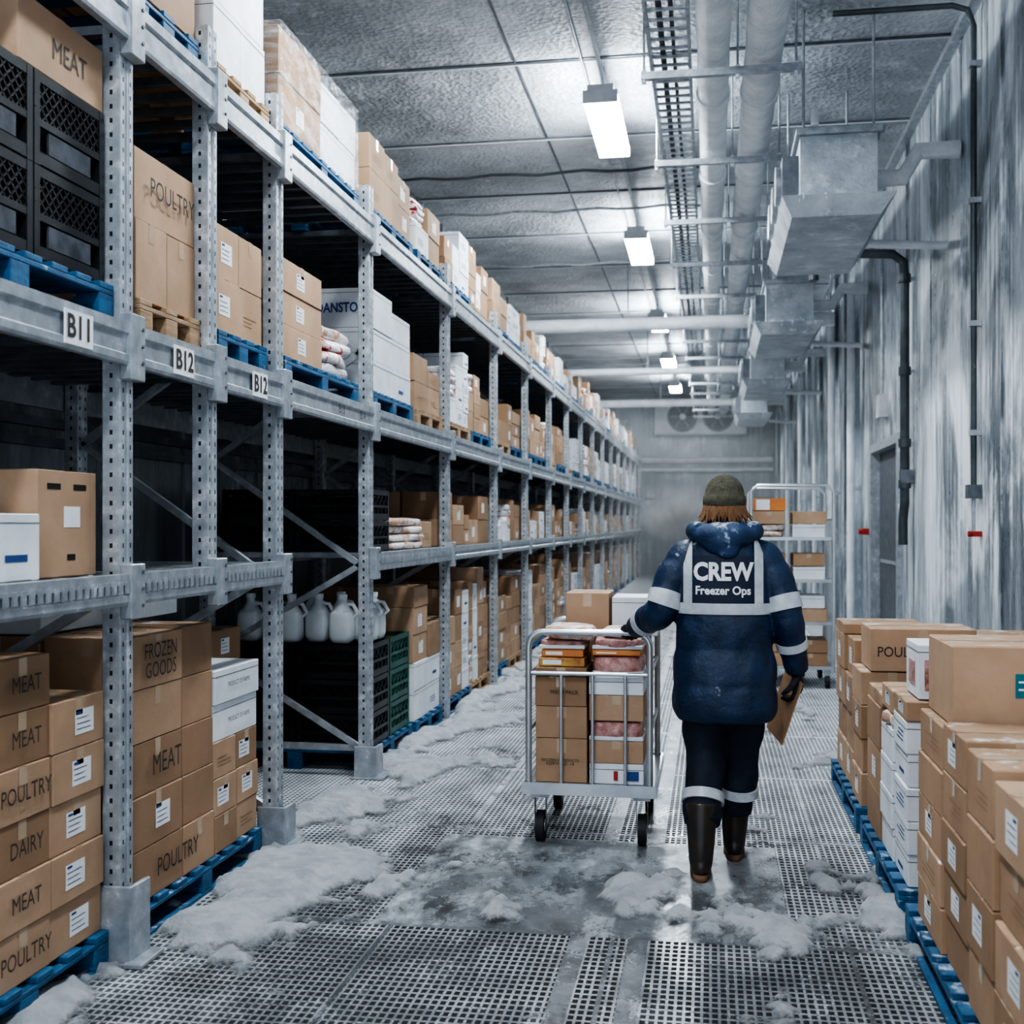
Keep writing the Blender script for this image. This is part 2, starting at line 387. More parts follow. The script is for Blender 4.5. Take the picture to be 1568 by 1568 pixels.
for y in UPS + [4.52]:
    for l, (zc, h) in enumerate(LV):
        parts.box(FX + .0, FX + .046, y - .052, y + .052, zc - h / 2 - .05, zc + h / 2 + .035, galv)
        for dz in (-.06, 0, .06): parts.tube([(FX + .046, y + .03, zc + dz), (FX + .05, y + .03, zc + dz)], .008, galv_d, n=6)
parts.build('connectors', bevel=.004, parent=rack); beams.build('beams', parent=rack, recalc=True); brace.build('braces', parent=rack)
for s_, y in (('B11', 3.40), ('B12', 4.17), ('B12', 4.95)):
    m = MB(); m.box(FX + .036, FX + .041, y - .085, y + .085, 2.125, 2.235, label); p = m.build('bay_label', parent=rack)
    text(s_, (FX + .0425, y, 2.18), '+X', .105, ink, rack, 'bay_label_text', bold=.0025, sx=.95)
text('B13', (FX + .038, 6.15, 2.185), '+X', .07, ink, rack, 'bay_label_text')
text('B14', (FX + .038, 6.55, 2.185), '+X', .07, ink, rack, 'bay_label_text')

# ------------------------------------------------------------------ goods helpers
def pallet(x0, x1, y0, y1, z, kind):
    mt = blue_wood if kind == 'blue' else nat_wood
    m = MB(); h = .13
    for a in (x0, (x0 + x1) / 2 - .05, x1 - .1):
        m.box(a, a + .1, y0, y1, z, z + .018, mt)
        for b_ in (y0, (y0 + y1) / 2 - .05, y1 - .1): m.box(a, a + .1, b_, b_ + .1, z + .018, z + .09, mt)
        m.box(a, a + .1, y0, y1, z + .09, z + .108, mt)
    w = .095; n = max(3, int((y1 - y0) / .14))
    for j in range(n):
        b_ = y0 + (y1 - y0 - w) * j / (n - 1); m.box(x0, x1, b_, b_ + w, z + .108, z + h, mt)
    m.build('pallet', bevel=.003)
    return z + h
def carton(m, x0, x1, y0, y1, z0, z1, kind='b', face='+X', lab=None, jit=.006):
    jx, jy = U(-jit, jit), U(-jit, jit)
    x0 += jx; x1 += jx; y0 += jy; y1 += jy
    g = .0025; x0 += g; x1 -= g; y0 += g; y1 -= g; z1 -= .002
    mt = white_box if kind == 'w' else random.choice(card)
    if kind == 'n': mt = card[1]
    if kind in ('bag', 'rbag'):
        nl = max(1, round((z1 - z0) / .06)); hh = (z1 - z0) / nl
        for q in range(nl):
            m.ell(((x0 + x1) / 2 + U(-.015, .01), (y0 + y1) / 2 + U(-.01, .01), z0 + hh * (q + .5)), ((x1 - x0) / 2, (y1 - y0) / 2, hh * .56), bag if kind == 'bag' else bag_red, p=.42, wob=.22, wf=11, nu=24, nv=12)
        return
    if kind == 'meat':
        m.box(x0, x1, y0, y1, z0, z0 + .02, white_box)
        m.ell(((x0 + x1) / 2, (y0 + y1) / 2, (z0 + z1) / 2), ((x1 - x0) / 2, (y1 - y0) / 2, (z1 - z0) * .5), meat, p=.3, wob=.05, nu=24); return
    mt = {'or': orange_pl, 'ye': yellow_pl}.get(kind, mt)
    m.box(x0, x1, y0, y1, z0, z1, mt)
    e = .0012; yc = (y0 + y1) / 2; xc = (x0 + x1) / 2; tw = .022; zl = z1 - min(.07, (z1 - z0) * .35)
    xf = x1 + e if face == '+X' else x0 - e
    if kind in ('or', 'ye'):
        m.quad([(x0 + .02, y0 - e, z0 + .01), (xc, y0 - e, z0 + .01), (xc, y0 - e, z1 - .01), (x0 + .02, y0 - e, z1 - .01)], label); return
    tp = tape if kind != 'w' else label
    if kind != 'w':
        m.quad([(x0, yc - tw, z1 + e), (x1, yc - tw, z1 + e), (x1, yc + tw, z1 + e), (x0, yc + tw, z1 + e)], tp)
        q = [(xf, yc - tw, zl), (xf, yc + tw, zl), (xf, yc + tw, z1), (xf, yc - tw, z1)]
        if R() < .5: m.quad(q if face == '+X' else q[::-1], tp)
        m.quad([(xc - tw, y0 - e, zl), (xc + tw, y0 - e, zl), (xc + tw, y0 - e, z1), (xc - tw, y0 - e, z1)], tp)
    else:
        zz = z1 - .03 * min(1, (z1 - z0) / .1); q = [(xf, y0, zz), (xf, y1, zz), (xf, y1, zz + .003), (xf, y0, zz + .003)]
        m.quad(q if face == '+X' else q[::-1], galv_d); m.quad([(x0, y0 - e, zz), (x1, y0 - e, zz), (x1, y0 - e, zz + .003), (x0, y0 - e, zz + .003)], galv_d)
    if lab == 'L' or (lab is None and R() < .35):
        w = min(.12, (y1 - y0) * .5); h = min(.09, (z1 - z0) * .5); a = yc - w * U(.2, .8); c = (z0 + z1) / 2 - h * .5
        q = [(xf, a, c), (xf, a + w, c), (xf, a + w, c + h), (xf, a, c + h)]
        lm = label if kind != 'w' else ink_blue
        if kind == 'w': q = [(xf, a, c), (xf, a + w, c), (xf, a + w, c + h * .25), (xf, a, c + h * .25)]
        m.quad(q if face == '+X' else q[::-1], lm)
        if kind != 'w':
            xx = xf + (.0008 if face == '+X' else -.0008)
            for t in range(3):
                zz = c + h * (.2 + .22 * t); q = [(xx, a + .01, zz), (xx, a + w * U(.5, .9), zz), (xx, a + w * .8, zz + .003), (xx, a + .01, zz + .003)]
                m.quad(q if face == '+X' else q[::-1], galv_d)
            q = [(xx, a + .01, c + h * .83), (xx, a + .04, c + h * .83), (xx, a + .04, c + h * .93), (xx, a + .01, c + h * .93)]
            m.quad(q if face == '+X' else q[::-1], ink_blue)
    elif lab is None and R() < .6:
        c = z0 + (z1 - z0) * .3; a = y0 + (y1 - y0) * .2
        for t in range(3):
            zz = c + t * .018; w = (y1 - y0) * U(.3, .6); q = [(xf, a, zz), (xf, a + w, zz), (xf, a + w, zz + .006), (xf, a, zz + .006)]
            m.quad(q if face == '+X' else q[::-1], card[2] if kind != 'w' else ink_blue)
def crate(m, x0, x1, y0, y1, z0, z1, mat, fine=True):
    t = .012; H_ = z1 - z0
    def band(a, b_):
        m.box(x0, x1, y0, y0 + t, a, b_, mat); m.box(x0, x1, y1 - t, y1, a, b_, mat)
        m.box(x0, x0 + t, y0 + t, y1 - t, a, b_, mat); m.box(x1 - t, x1, y0 + t, y1 - t, a, b_, mat)
    band(z0 + .005, z0 + .045); band(z1 - .035, z1 - .003); band(z0 + H_ * .42, z0 + H_ * .5)
    for a in (x0, x1 - .03):
        for b_ in (y0, y1 - .03): m.box(a - .001, a + .031, b_ - .001, b_ + .031, z0, z1 - .002, mat)
    m.box(x0 + .03, x1 - .03, y0 + .03, y1 - .03, z0 + .01, z1 - .05, slot_dark if mat != green_pl else mat)
    P = .042 if fine else .09
    for (ax, c, lo, hi) in (('x', x1 - .006, y0, y1), ('x', x0 + .006, y0, y1), ('y', y0 + .006, x0, x1)):
        w = hi - lo; a0 = z0 + (H_ * .5 if fine else .045); hh = z1 - .035 - a0; q = -hh
        while q < w:
            u0, v0 = max(q, 0), max(-q, 0); L = min(w - u0, hh - v0)
            if L > .01:
                for fl in (0, 1):
                    ua, ub = lo + u0, lo + u0 + L
                    if fl: ua, ub = lo + w - u0, lo + w - u0 - L
                    p, q2 = ((c, ua, a0 + v0), (c, ub, a0 + v0 + L)) if ax == 'x' else ((ua, c, a0 + v0), (ub, c, a0 + v0 + L))
                    m.tube([p, q2], .0045, mat, n=4, caps=False, smooth=False)
            q += P
        if fine:
            if ax == 'x': m.box(c - .004, c + .004, lo + w * .2, hi - w * .2, z0 + .05, z0 + H_ * .40, grey_pl)
            else: m.box(lo + w * .2, hi - w * .2, c - .004, c + .004, z0 + .05, z0 + H_ * .40, grey_pl)
def jug(m, x, y, z, s=1.):
    m.ell((x, y, z + .09 * s), (.065 * s, .065 * s, .09 * s), jugm, p=.5)
    m.tube([(x, y, z + .16 * s), (x, y, z + .21 * s), (x, y, z + .235 * s)], [.06 * s, .025 * s, .022 * s], jugm, n=12)
    m.tube([(x, y, z + .235 * s), (x, y, z + .26 * s)], .026 * s, white_box, n=12)
    m.tube([(x + .05 * s, y, z + .13 * s), (x + .085 * s, y, z + .16 * s), (x + .06 * s, y, z + .205 * s), (x + .02 * s, y, z + .21 * s)], .011 * s, jugm, n=8)
def load(x1, depth, y0, z, cols, pal='blue', rows=3, name='cardboard_box_stack', texts=()):
    L = sum(c[0] for c in cols)
    if pal: z = pallet(x1 - depth, x1 + .02, y0, y0 + L, z, pal)
    m = MB(); y = y0; pos = {}
    for ci, (cl, ls) in enumerate(cols):
        zz = z
        for li, it in enumerate(ls):
            h, kind = it[0], it[1]; lab = it[2] if len(it) > 2 else None; ns = it[3] if len(it) > 3 else 1
            d0 = .36 if rows > 1 else depth
            for q in range(ns):
                carton(m, x1 - d0, x1, y + cl * q / ns, y + cl * (q + 1) / ns, zz, zz + h, kind, '+X', lab)
            if rows > 1: carton(m, x1 - d0 - .37, x1 - d0 - .01, y, y + cl, zz, zz + h, kind if kind in 'bw' else 'b', '+X', 'N')
            pos[(ci, li)] = (y, y + cl, zz, zz + h); zz += h
        y += cl
    ob = m.build(name, bevel=.003)
    for (ci, li, s_, size, off) in texts:
        a, b_, c, d = pos[(ci, li)]
        text(s_, (x1 + .0095, (a + b_) / 2 + off[0], (c + d) / 2 + off[1]), '+X', size, ink, ob, sx=.85)
    return ob

# ------------------------------------------------------------------ near loads (left rack)
X1 = -2.1
load(X1, .95, 2.75, 0, [(.33, [(.168, 'b')] * 6), (.31, [(.168, 'b', 'N')] * 6), (.33, [(.168, 'n', 'L')] * 5)],
     texts=[(1, 0, 'POULTRY', .075, (0, 0)), (1, 1, 'MEAT', .075, (0, 0)), (1, 2, 'DAIRY', .075, (0, 0)), (1, 3, 'POULTRY', .075, (0, 0)), (1, 4, 'MEAT', .075, (0, 0)), (1, 5, 'MEAT', .075, (0, 0))])
m = MB()
carton(m, -2.50, -2.12, 3.34, 3.71, TOP[0], 1.73, 'n', '+X', 'N', 0); ob = m.build('cardboard_box', bevel=.003)
m = MB(); m.box(-2.1225, -2.1215, 3.40, 3.48, 1.665, 1.685, slot_dark); m.box(-2.1225, -2.1215, 3.56, 3.64, 1.665, 1.685, slot_dark)
m.box(-2.1225, -2.1213, 3.50, 3.6, 1.54, 1.61, label); m.box(-2.1225, -2.1213, 3.52, 3.57, 1.43, 1.45, slot_dark); m.build('handle_slots', parent=ob)
m = MB(); carton(m, -2.42, -2.09, 2.98, 3.31, TOP[0], 1.585, 'w', '+X', 'L', 0); m.build('white_carton_box', bevel=.003)
m = MB(); carton(m, -3.05, -2.55, 3.0, 3.72, TOP[0], 1.90, 'b', '+X', 'N', 0); m.build('cardboard_box', bevel=.003)
z = pallet(-3.05, -2.07, 2.6, 3.735, TOP[1], 'blue')
m = MB()
for r_ in range(2):
    for a in (2.85, 3.29): crate(m, -2.48, -2.10, a, a + .43, z + r_ * .30, z + r_ * .30 + .3, black_pl)
    crate(m, -2.88, -2.5, 3.29, 3.72, z + r_ * .30, z + r_ * .3 + .3, black_pl, fine=False)
m.build('plastic_crate_stack', bevel=.0)
m = MB(); carton(m, -2.5, -2.1, 3.2, 3.72, z + .6, z + .82, 'b', '+X', 'N', 0); ob = m.build('cardboard_box', bevel=.003)
text('MEAT', (-2.1005, 3.5, z + .70), '+X', .10, ink, ob, sx=.85)
load(X1, 1.0, 3.93, 0, [(.42, [(.2, 'b', 'N'), (.2, 'b', 'L'), (.2, 'b', 'N'), (.2, 'b', 'N'), (.2, 'b', 'N')]),
                       (.30, [(.2, 'b', 'N'), (.2, 'b', 'N'), (.2, 'b', 'N'), (.2, 'b', 'N'), (.205, 'b', 'N')]),
                       (.50, [(.16, 'b', None, 2), (.16, 'b', 'L', 2), (.16, 'b', None, 2), (.16, 'w', 'N'), (.15, 'w', 'N')])],
     texts=[(0, 4, 'FROZEN\nGOODS', .085, (.0, 0)), (0, 2, 'MEAT', .115, (.05, 0)), (0, 0, 'POULTRY', .10, (.15, 0)), (2, 3, 'PRODUCT OF FARMS', .03, (0, .0)), (2, 4, 'PRODUCT OF FARMS', .03, (0, .0))])
m = MB()
for a, c, kz in ((3.95, 4.5, 'w'), (4.52, 5.1, 'w')): carton(m, -2.83, -2.48, a, c, 1.135, 1.258, kz, '+X', 'N', 0)
m.build('white_carton_box', bevel=.003)
m = MB()
for q in range(5):
    carton(m, -3.1, -2.75, 5.5, 5.95, .0 + q * .19, .19 + q * .19, 'b'); carton(m, -3.1, -2.75, 6.0, 6.5, .0 + q * .19, .19 + q * .19, 'b')
m.build('cardboard_box_stack', bevel=.003)
load(X1, .95, 3.95, TOP[1], [(.52, [(.30, 'n', 'N', 2), (.27, 'n', 'N')])], pal='wood', texts=[(0, 1, 'POULTRY', .105, (.03, 0))])
load(X1, .95, 4.65, TOP[1], [(.56, [(.235, 'n', None, 2), (.235, 'n', None, 2)])])
load(X1, .95, 5.45, TOP[1], [(.62, [(.165, 'n', 'L'), (.165, 'n'), (.165, 'n')]), (.62, [(.07, 'rbag'), (.07, 'rbag'), (.07, 'rbag'), (.07, 'bag')])])
load(X1, .95, 3.92, TOP[2], [(.53, [(.25, 'b'), (.2, 'b')])])
load(X1, .95, 4.64, TOP[2], [(.60, [(.28, 'w', 'N', 2), (.28, 'w', 'N', 2)])], pal='wood')
ob = load(X1, .95, 5.42, TOP[2], [(.64, [(.25, 'b'), (.24, 'b')]), (.64, [(.22, 'w', 'N'), (.22, 'w', 'N', 2)])])
def wrapper(x0, x1, y0, y1, z0, z1, parent):
    mt, nt, b = newmat('shrink_wrap')
    b.inputs['Base Color'].default_value = (.85, .88, .92, 1); b.inputs['Roughness'].default_value = .15
    a = ramp(nt, noise_tex(nt, 7, stretch=(1, 1.5, 3), detail=8, rough=.7), .46, (.06,) * 3, .74, (.65,) * 3); nt.links.new(a, b.inputs['Alpha'])
    bp = N(nt, 'ShaderNodeBump'); bp.inputs['Strength'].default_value = .9; bp.inputs['Distance'].default_value = .02
    nt.links.new(noise_tex(nt, 10, stretch=(1, 1, 2.5), detail=8), bp.inputs['Height']); nt.links.new(bp.outputs[0], b.inputs['Normal'])
    m = MB(); m.box(x0, x1, y0, y1, z0, z1, mt); m.build('shrink_wrap_film', bevel=.012, seg=2, parent=parent)
wrapper(-2.86, -2.085, 5.41, 6.71, TOP[2] + .131, TOP[2] + .64, ob)
z = pallet(-3.1, -2.1, 7.0, 8.05, 0, 'blue')
m = MB()
for q in range(3):
    for a in (-3.08, -2.59): crate(m, a, a + .47, 7.02, 7.5, z + q * .22, z + q * .22 + .22, black_pl, fine=False)
    for a in (-2.59,): crate(m, a, a + .47, 7.53, 8.03, z + q * .22, z + q * .22 + .22, green_pl, fine=False)
m.build('plastic_crate_stack')
m = MB()
for x_, y_ in ((-2.95, 7.15), (-2.80, 7.22), (-2.66, 7.12), (-2.50, 7.18), (-2.32, 7.12), (-2.20, 7.24), (-2.20, 7.40), (-2.42, 7.4), (-2.62, 7.4)): jug(m, x_, y_, z + .66, 1.2)
m.build('plastic_jugs')
load(X1, .95, 8.1, 0, [(.42, [(.22, 'w', 'N'), (.2, 'w', 'N'), (.2, 'b'), (.2, 'b', 'L'), (.15, 'b')]), (.40, [(.22, 'w'), (.2, 'w'), (.25, 'b')])])
m = MB()
for q in range(2):
    for a in (-3.08, -2.59): crate(m, a, a + .47, 7.0, 7.5, TOP[0] + q * .2, TOP[0] + q * .2 + .2, black_pl, fine=False)
m.build('plastic_crate_stack')
m = MB()
for q in range(4): 
    for a in (7.55, 8.0): carton(m, -2.5, -2.1, a, a + .42, TOP[0] + q * .055, TOP[0] + (q + 1) * .055, 'bag')
m.build('frozen_food_bags')
m = MB(); carton(m, -2.95, -2.55, 7.55, 8.1, TOP[0], TOP[0] + .38, 'b'); carton(m, -2.5, -2.15, 8.5, 8.85, TOP[0], TOP[0] + .2, 'b'); m.build('cardboard_box_stack', bevel=.003)
ob = load(X1, .95, 7.0, TOP[1], [(.5, [(.2, 'w', 'N'), (.2, 'w', 'N'), (.25, 'w', 'N')]), (.5, [(.2, 'w', 'L'), (.2, 'w', 'N'), (.18, 'w', 'N')])])
text('DANSTON', (-2.29, 6.990, TOP[1] + .13 + .52), '-Y', .085, ink_blue, ob, bold=.002, sx=.8)
load(X1, .95, 8.12, TOP[1], [(.42, [(.2, 'b'), (.2, 'b')]), (.40, [(.2, 'b'), (.12, 'b')])], pal='wood')
load(X1, .95, 6.98, TOP[2], [(.35, [(.25, 'n'), (.22, 'n')]), (.33, [(.25, 'n'), (.2, 'n')]), (.33, [(.2, 'n'), (.2, 'n')])])
load(X1, .95, 8.12, TOP[2], [(.4, [(.2, 'w'), (.1, 'rbag'), (.1, 'rbag')]), (.4, [(.2, 'b'), (.2, 'b')])])

def rand_cols(L, Hm):
    cols = []; left = L
    pw = R() < .35
    while left > .05:
        c = min(left, random.choice([.22, .28, .38, .45]))
        if left - c < .2: c = left
        ls = []; h = random.choice([.13, .17, .22]); kind = 'w' if (pw and R() < .75) or R() < .15 else 'b'
        target = Hm * U(.62, 1.08); t = 0
        while t + h <= target + .03:
            kk = kind
            if R() < .05: kk = 'rbag'
            ls.append((h, kk)); t += h
        if not ls: ls = [(h, kind)]
        cols.append((c, ls)); left -= c
    return cols
for i in range(4, len(UPS) - 1):
    a, b_ = UPS[i] + .09, UPS[i + 1] - .09; hl = (b_ - a) / 2 - .03
    rows = 2 if i < 8 else 1
    for lv, zz, hm in ((0, 0, .95), (1, TOP[0], .42), (2, TOP[1], .60), (3, TOP[2], .52)):
        for s_ in (0, 1):
            y0 = a + s_ * (hl + .06)
            pal = 'blue' if (lv != 1 and R() < .82) else ('wood' if lv != 1 else None)
            load(X1 + U(-.03, .0), .95, y0, zz, rand_cols(hl, hm), pal=pal, rows=rows)
for ob in COL.objects:
    if ob not in ROOM and ob.parent is None: ob.location.y += .11

# ------------------------------------------------------------------ right side pallets
def rstack(y0, y1, cells, name='cardboard_box_stack'):
    z = pallet(.72, 1.84, y0, y1, 0, 'blue'); m = MB()
    for (x0, x1, a, b_, ls) in cells:
        zz = z
        for it in ls:
            h, kind = it[0], it[1]
            carton(m, x0, x1, a, b_, zz, zz + h, kind, '-X', it[2] if len(it) > 2 else None, .01); zz += h
    ob = m.build(name, bevel=.004); 
    return ob, z
xs = [(.75, 1.08), (1.10, 1.44), (1.46, 1.82)]
def colh(n, h, k='b'): return [(h, k)] * n
cells = []
for ri, (a, b_, n_, h_) in enumerate(((2.55, 2.93, 4, .17), (2.95, 3.31, 4, .185), (3.33, 3.66, 4, .19), (3.68, 4.03, 5, .155))):
    for ci, (x0, x1) in enumerate(xs): cells.append((x0, x1, a, b_, colh(n_, h_)))
cells.append((.75, 1.08, 4.06, 4.50, colh(5, .15)))
cells.append((1.10, 1.46, 4.06, 4.50, colh(5, .15))); cells.append((1.48, 1.82, 4.06, 4.50, colh(6, .165)))
ob, z = rstack(2.5, 4.6, cells)
m = MB(); carton(m, .785, 1.30, 4.07, 4.50, z + .752, z + 1.02, 'n', '-X', 'N', 0); o2 = m.build('cardboard_box', bevel=.004)
m = MB(); m.box(.985, 1.06, 4.0705, 4.072, z + .85, z + .93, teal); m.box(.995, 1.05, 4.0695, 4.0705, z + .875, z + .881, label); m.box(.995, 1.05, 4.0695, 4.0705, z + .90, z + .906, label); m.build('printed_mark', parent=o2)
cells = []
cells.append((.75, 1.05, 4.78, 5.1, [(.13, 'w')] * 5 + [(.08, 'b')]))
cells.append((.75, 1.05, 5.12, 5.45, [(.14, 'w', 'N')] * 4 + [(.06, 'bag'), (.10, 'b')]))
cells.append((.75, 1.05, 5.47, 5.9, [(.2, 'b')] * 3 + [(.06, 'b')]))
cells.append((1.07, 1.43, 4.78, 5.2, [(.2, 'b')] * 4 + [(.10, 'b')])); cells.append((1.07, 1.43, 5.22, 5.9, [(.15, 'w')] * 4 + [(.12, 'b')]))
cells.append((1.45, 1.82, 4.78, 5.3, [(.21, 'b')] * 4)); cells.append((1.45, 1.82, 5.32, 5.9, [(.21, 'b')] * 4))
ob, z = rstack(4.75, 5.95, cells)
m = MB()
carton(m, .80, 1.06, 4.80, 5.09, z + .735, z + .95, 'w', '-X', 'N', 0)
m.box(.825, 1.01, 4.796, 4.802, z + .77, z + .89, meat); m.box(.798, .803, 4.88, 5.01, z + .78, z + .88, meat)
m.build('frozen_meat_carton', bevel=.004)
cells = [(.75, 1.06, 6.12, 6.50, [(.17, 'b')] * 4), (.75, 1.05, 6.52, 6.85, [(.20, 'b')] * 4), (.75, 1.2, 6.87, 7.3, [(.2, 'b')] * 4 + [(.06, 'b')]),
         (1.08, 1.55, 6.12, 6.5, [(.17, 'b')] * 4), (1.07, 1.82, 6.62, 6.85, [(.2, 'b')] * 4), (1.22, 1.82, 6.87, 7.3, [(.2, 'b')] * 4), (1.57, 1.82, 6.12, 6.6, [(.2, 'b')] * 3)]
ob, z = rstack(6.1, 7.35, cells)
m = MB(); carton(m, .79, 1.30, 6.11, 6.50, z + .683, z + .90, 'n', '-X', 'N', 0); o2 = m.build('cardboard_box', bevel=.004)
text('POULTRY', (.955, 6.1085, z + .78), '-Y', .072, ink, o2, sx=.85)

# ------------------------------------------------------------------ cart
cart = MB()
cx0, cx1, cy0, cy1 = -.89, -.265, 5.62, 6.46; dz = .26; T_ = 1.03; MBZ = .83
cart.box(cx0, cx1, cy0, cy1, dz, dz + .035, chrome)
cart.box(cx0 - .01, cx1 + .01, cy0 - .012, cy0, dz - .012, dz + .045, chrome); cart.box(cx0 - .01, cx1 + .01, cy1, cy1 + .012, dz - .012, dz + .045, chrome)
cart.box(cx0 - .012, cx0, cy0, cy1, dz - .012, dz + .045, chrome); cart.box(cx1, cx1 + .012, cy0, cy1, dz - .012, dz + .045, chrome)
def arch(y):
    a, b_ = cx0 + .02, cx1 - .02; T = T_; r = .07; pts = [(a, y, dz)]
    for q in range(7):
        t = math.pi - q * math.pi / 12; pts.append((a + r + r * math.cos(t), y, T - r + r * math.sin(t)))
    for q in range(7):
        t = math.pi / 2 - q * math.pi / 12; pts.append((b_ - r + r * math.cos(t), y, T - r + r * math.sin(t)))
    pts.append((b_, y, dz)); cart.tube(pts, .016, chrome, n=12)
    cart.tube([(a, y, MBZ), (b_, y, MBZ)], .011, chrome, n=8)
    for x_ in (a + (b_ - a) * .27, a + (b_ - a) * .53, a + (b_ - a) * .8): cart.tube([(x_, y, dz), (x_, y, MBZ)], .009, chrome, n=8)
arch(cy0 + .02); arch(cy1 - .02)
for z_ in (.55, MBZ):
    cart.tube([(cx1 - .02, cy0 + .02, z_), (cx1 - .02, cy1 - .02, z_)], .009, chrome, n=8); cart.tube([(cx0 + .02, cy0 + .02, z_), (cx0 + .02, cy1 - .02, z_)], .009, chrome, n=8)
for x_ in (cx0 + .07, cx1 - .06):
    for y_ in (cy0 + .08, cy1 - .08):
        cart.tube([(x_ - .02, y_ + .01, .075), (x_ + .02, y_ + .01, .075)], .075, rubber, n=24); cart.tube([(x_ - .023, y_ + .01, .075), (x_ + .023, y_ + .01, .075)], .03, galv, n=16)
        for s_ in (-.028, .026): cart.add([(x_ + s_, y_ - .03, .25), (x_ + s_, y_ + .05, .25), (x_ + s_, y_ + .025, .06), (x_ + s_, y_ - .005, .06)], [(0, 1, 2, 3)], galv)
        cart.box(x_ - .04, x_ + .04, y_ - .04, y_ + .05, .222, .26, galv)
cart.build('platform_cart')
m = MB(); zb = dz + .036; oy = .16
def C(x0, x1, y0, y1, z0, z1, k, lab=None): carton(m, x0, x1, y0 + oy, y1 + oy, z0, z1, k, '-X', lab, .002)
xa, xb, xm = cx0 + .045, cx1 - .05, -.585
z = zb
for h, k_ in ((.215, 'b'), (.155, 'b'), (.145, 'b'), (.045, 'b')): C(xa, xm - .004, 5.51, 5.88, z, z + h, k_, 'N'); z += h
z = zb
for h, k_ in ((.10, 'w'), (.11, 'b'), (.095, 'meat'), (.125, 'b'), (.09, 'w')): C(xm + .004, xb, 5.51, 5.88, z, z + h, k_, 'N'); z += h
z = zb
for h in (.17, .17, .17, .17): C(xa, xm - .004, 5.9, 6.26, z, z + h, 'b', 'N'); C(xm + .004, xb, 5.9, 6.26, z, z + h, 'b', 'N'); z += h
zt = z
C(xa + .10, xm + .07, 5.92, 6.25, zt, zt + .22, 'b', 'N'); C(xm + .08, xb + .05, 5.92, 6.25, zt, zt + .20, 'w', 'N')
ob = m.build('cardboard_box_stack', bevel=.003)
for (x_, z_, s_, sz) in ((-.72, zb + .10, 'FROZEN PRODUCTS\nKEEP COLD -18', .02), (-.70, zb + .44, 'FRESH PACK', .025)): text(s_, (x_, 5.665, z_), '-Y', sz, ink, ob)
m = MB(); m.box(-.40, -.34, 5.664, 5.666, zb + .02, zb + .065, ink_blue); m.box(-.46, -.44, 5.664, 5.666, zb + .02, zb + .065, redp)
m.build('printed_mark', parent=ob)
m = MB(); z0 = zb + .56
C(-.83, -.60, 5.53, 5.85, z0, z0 + .045, 'ye'); C(-.82, -.61, 5.54, 5.83, z0 + .046, z0 + .085, 'or'); C(-.83, -.60, 5.53, 5.86, z0 + .086, z0 + .13, 'meat')
z0 = zb + .522
C(-.57, -.32, 5.53, 5.85, z0, z0 + .095, 'meat'); C(-.57, -.33, 5.53, 5.85, z0 + .096, z0 + .125, 'or'); C(-.57, -.32, 5.53, 5.85, z0 + .126, z0 + .18, 'meat')
C(-.80, -.56, 5.53, 5.80, z0 + .17, z0 + .235, 'bag'); C(-.54, -.36, 5.55, 5.80, z0 + .18, z0 + .225, 'bag')
m.build('frozen_food_packs', bevel=.004)

# ------------------------------------------------------------------ far roll cage
rc = MB(); a, b_, y0, y1 = .38, 1.14, 11.4, 12.3
for y in (y0, y1):
    pts = [(a, y, .15), (a, y, 1.86), (a + .06, y, 1.92), (b_ - .06, y, 1.92), (b_, y, 1.86), (b_, y, .15)]
    rc.tube(pts, .018, chrome, n=8)
for z_ in (.2, .62, 1.02, 1.42): rc.box(a, b_, y0, y1, z_ - .02, z_ + .01, chrome)
for q in range(7):
    yy = y0 + (y1 - y0) * q / 6
    for x_ in (a, b_): rc.tube([(x_, yy, .2), (x_, yy, 1.6)], .006, chrome, n=6)
for x_ in (a, b_): rc.tube([(x_, y0, 1.6), (x_, y1, 1.6)], .012, chrome, n=6)
for x_ in (a + .05, b_ - .05):
    for y in (y0 + .06, y1 - .06): rc.tube([(x_ - .02, y, .065), (x_ + .02, y, .065)], .065, rubber, n=16); rc.box(x_ - .03, x_ + .03, y - .03, y + .03, .12, .19, galv)
rc.build('roll_cage_trolley')
m = MB()
for z_, ks in ((.21, 'bb'), (.63, 'bw'), (1.03, 'wb'), (1.43, 'wbo')):
    for q, k_ in enumerate(ks):
        for x_ in (a + .03, a + .39):
            if k_ == 'o' and x_ > a + .1: continue
            kk = {'o': 'or', 'w': random.choice(['bag', 'w', 'rbag'])}.get(k_, 'b')
            carton(m, x_, x_ + .33 - U(0, .05), y0 + .04, y0 + .5, z_ + q * .125, z_ + q * .125 + .12, kk, '-X')
m.build('frozen_food_boxes', bevel=.003)

# ------------------------------------------------------------------ ceiling services
def lamp(y):
    e = MB(); x = -.9
    e.box(x - .11, x + .11, y, y + 1.5, 5.13, 5.19, boxgrey)
    e.box(x - .14, x + .14, y + .02, y + 1.48, 5.05, 5.13, diffuser)
    e.box(x - .145, x + .145, y - .01, y + .02, 5.04, 5.14, boxgrey); e.box(x - .145, x + .145, y + 1.48, y + 1.51, 5.04, 5.14, boxgrey)
    for q in (.25, 1.25): e.tube([(x, y + q, 5.19), (x, y + q, H)], .02, galv, n=8)
    e.build('ceiling_light')
for y in (0.2, 5.0, 9.7, 14.4, 20., 25., 30.): lamp(y)  # nearest ones hang out of view, added to light the foreground
m = MB(); m.tube([(-.9, YF, 5.33), (-.9, YB, 5.33)], .018, galv, n=8); m.tube([(-1.05, YF, 5.38), (-1.05, YB, 5.38)], .012, galv, n=8)
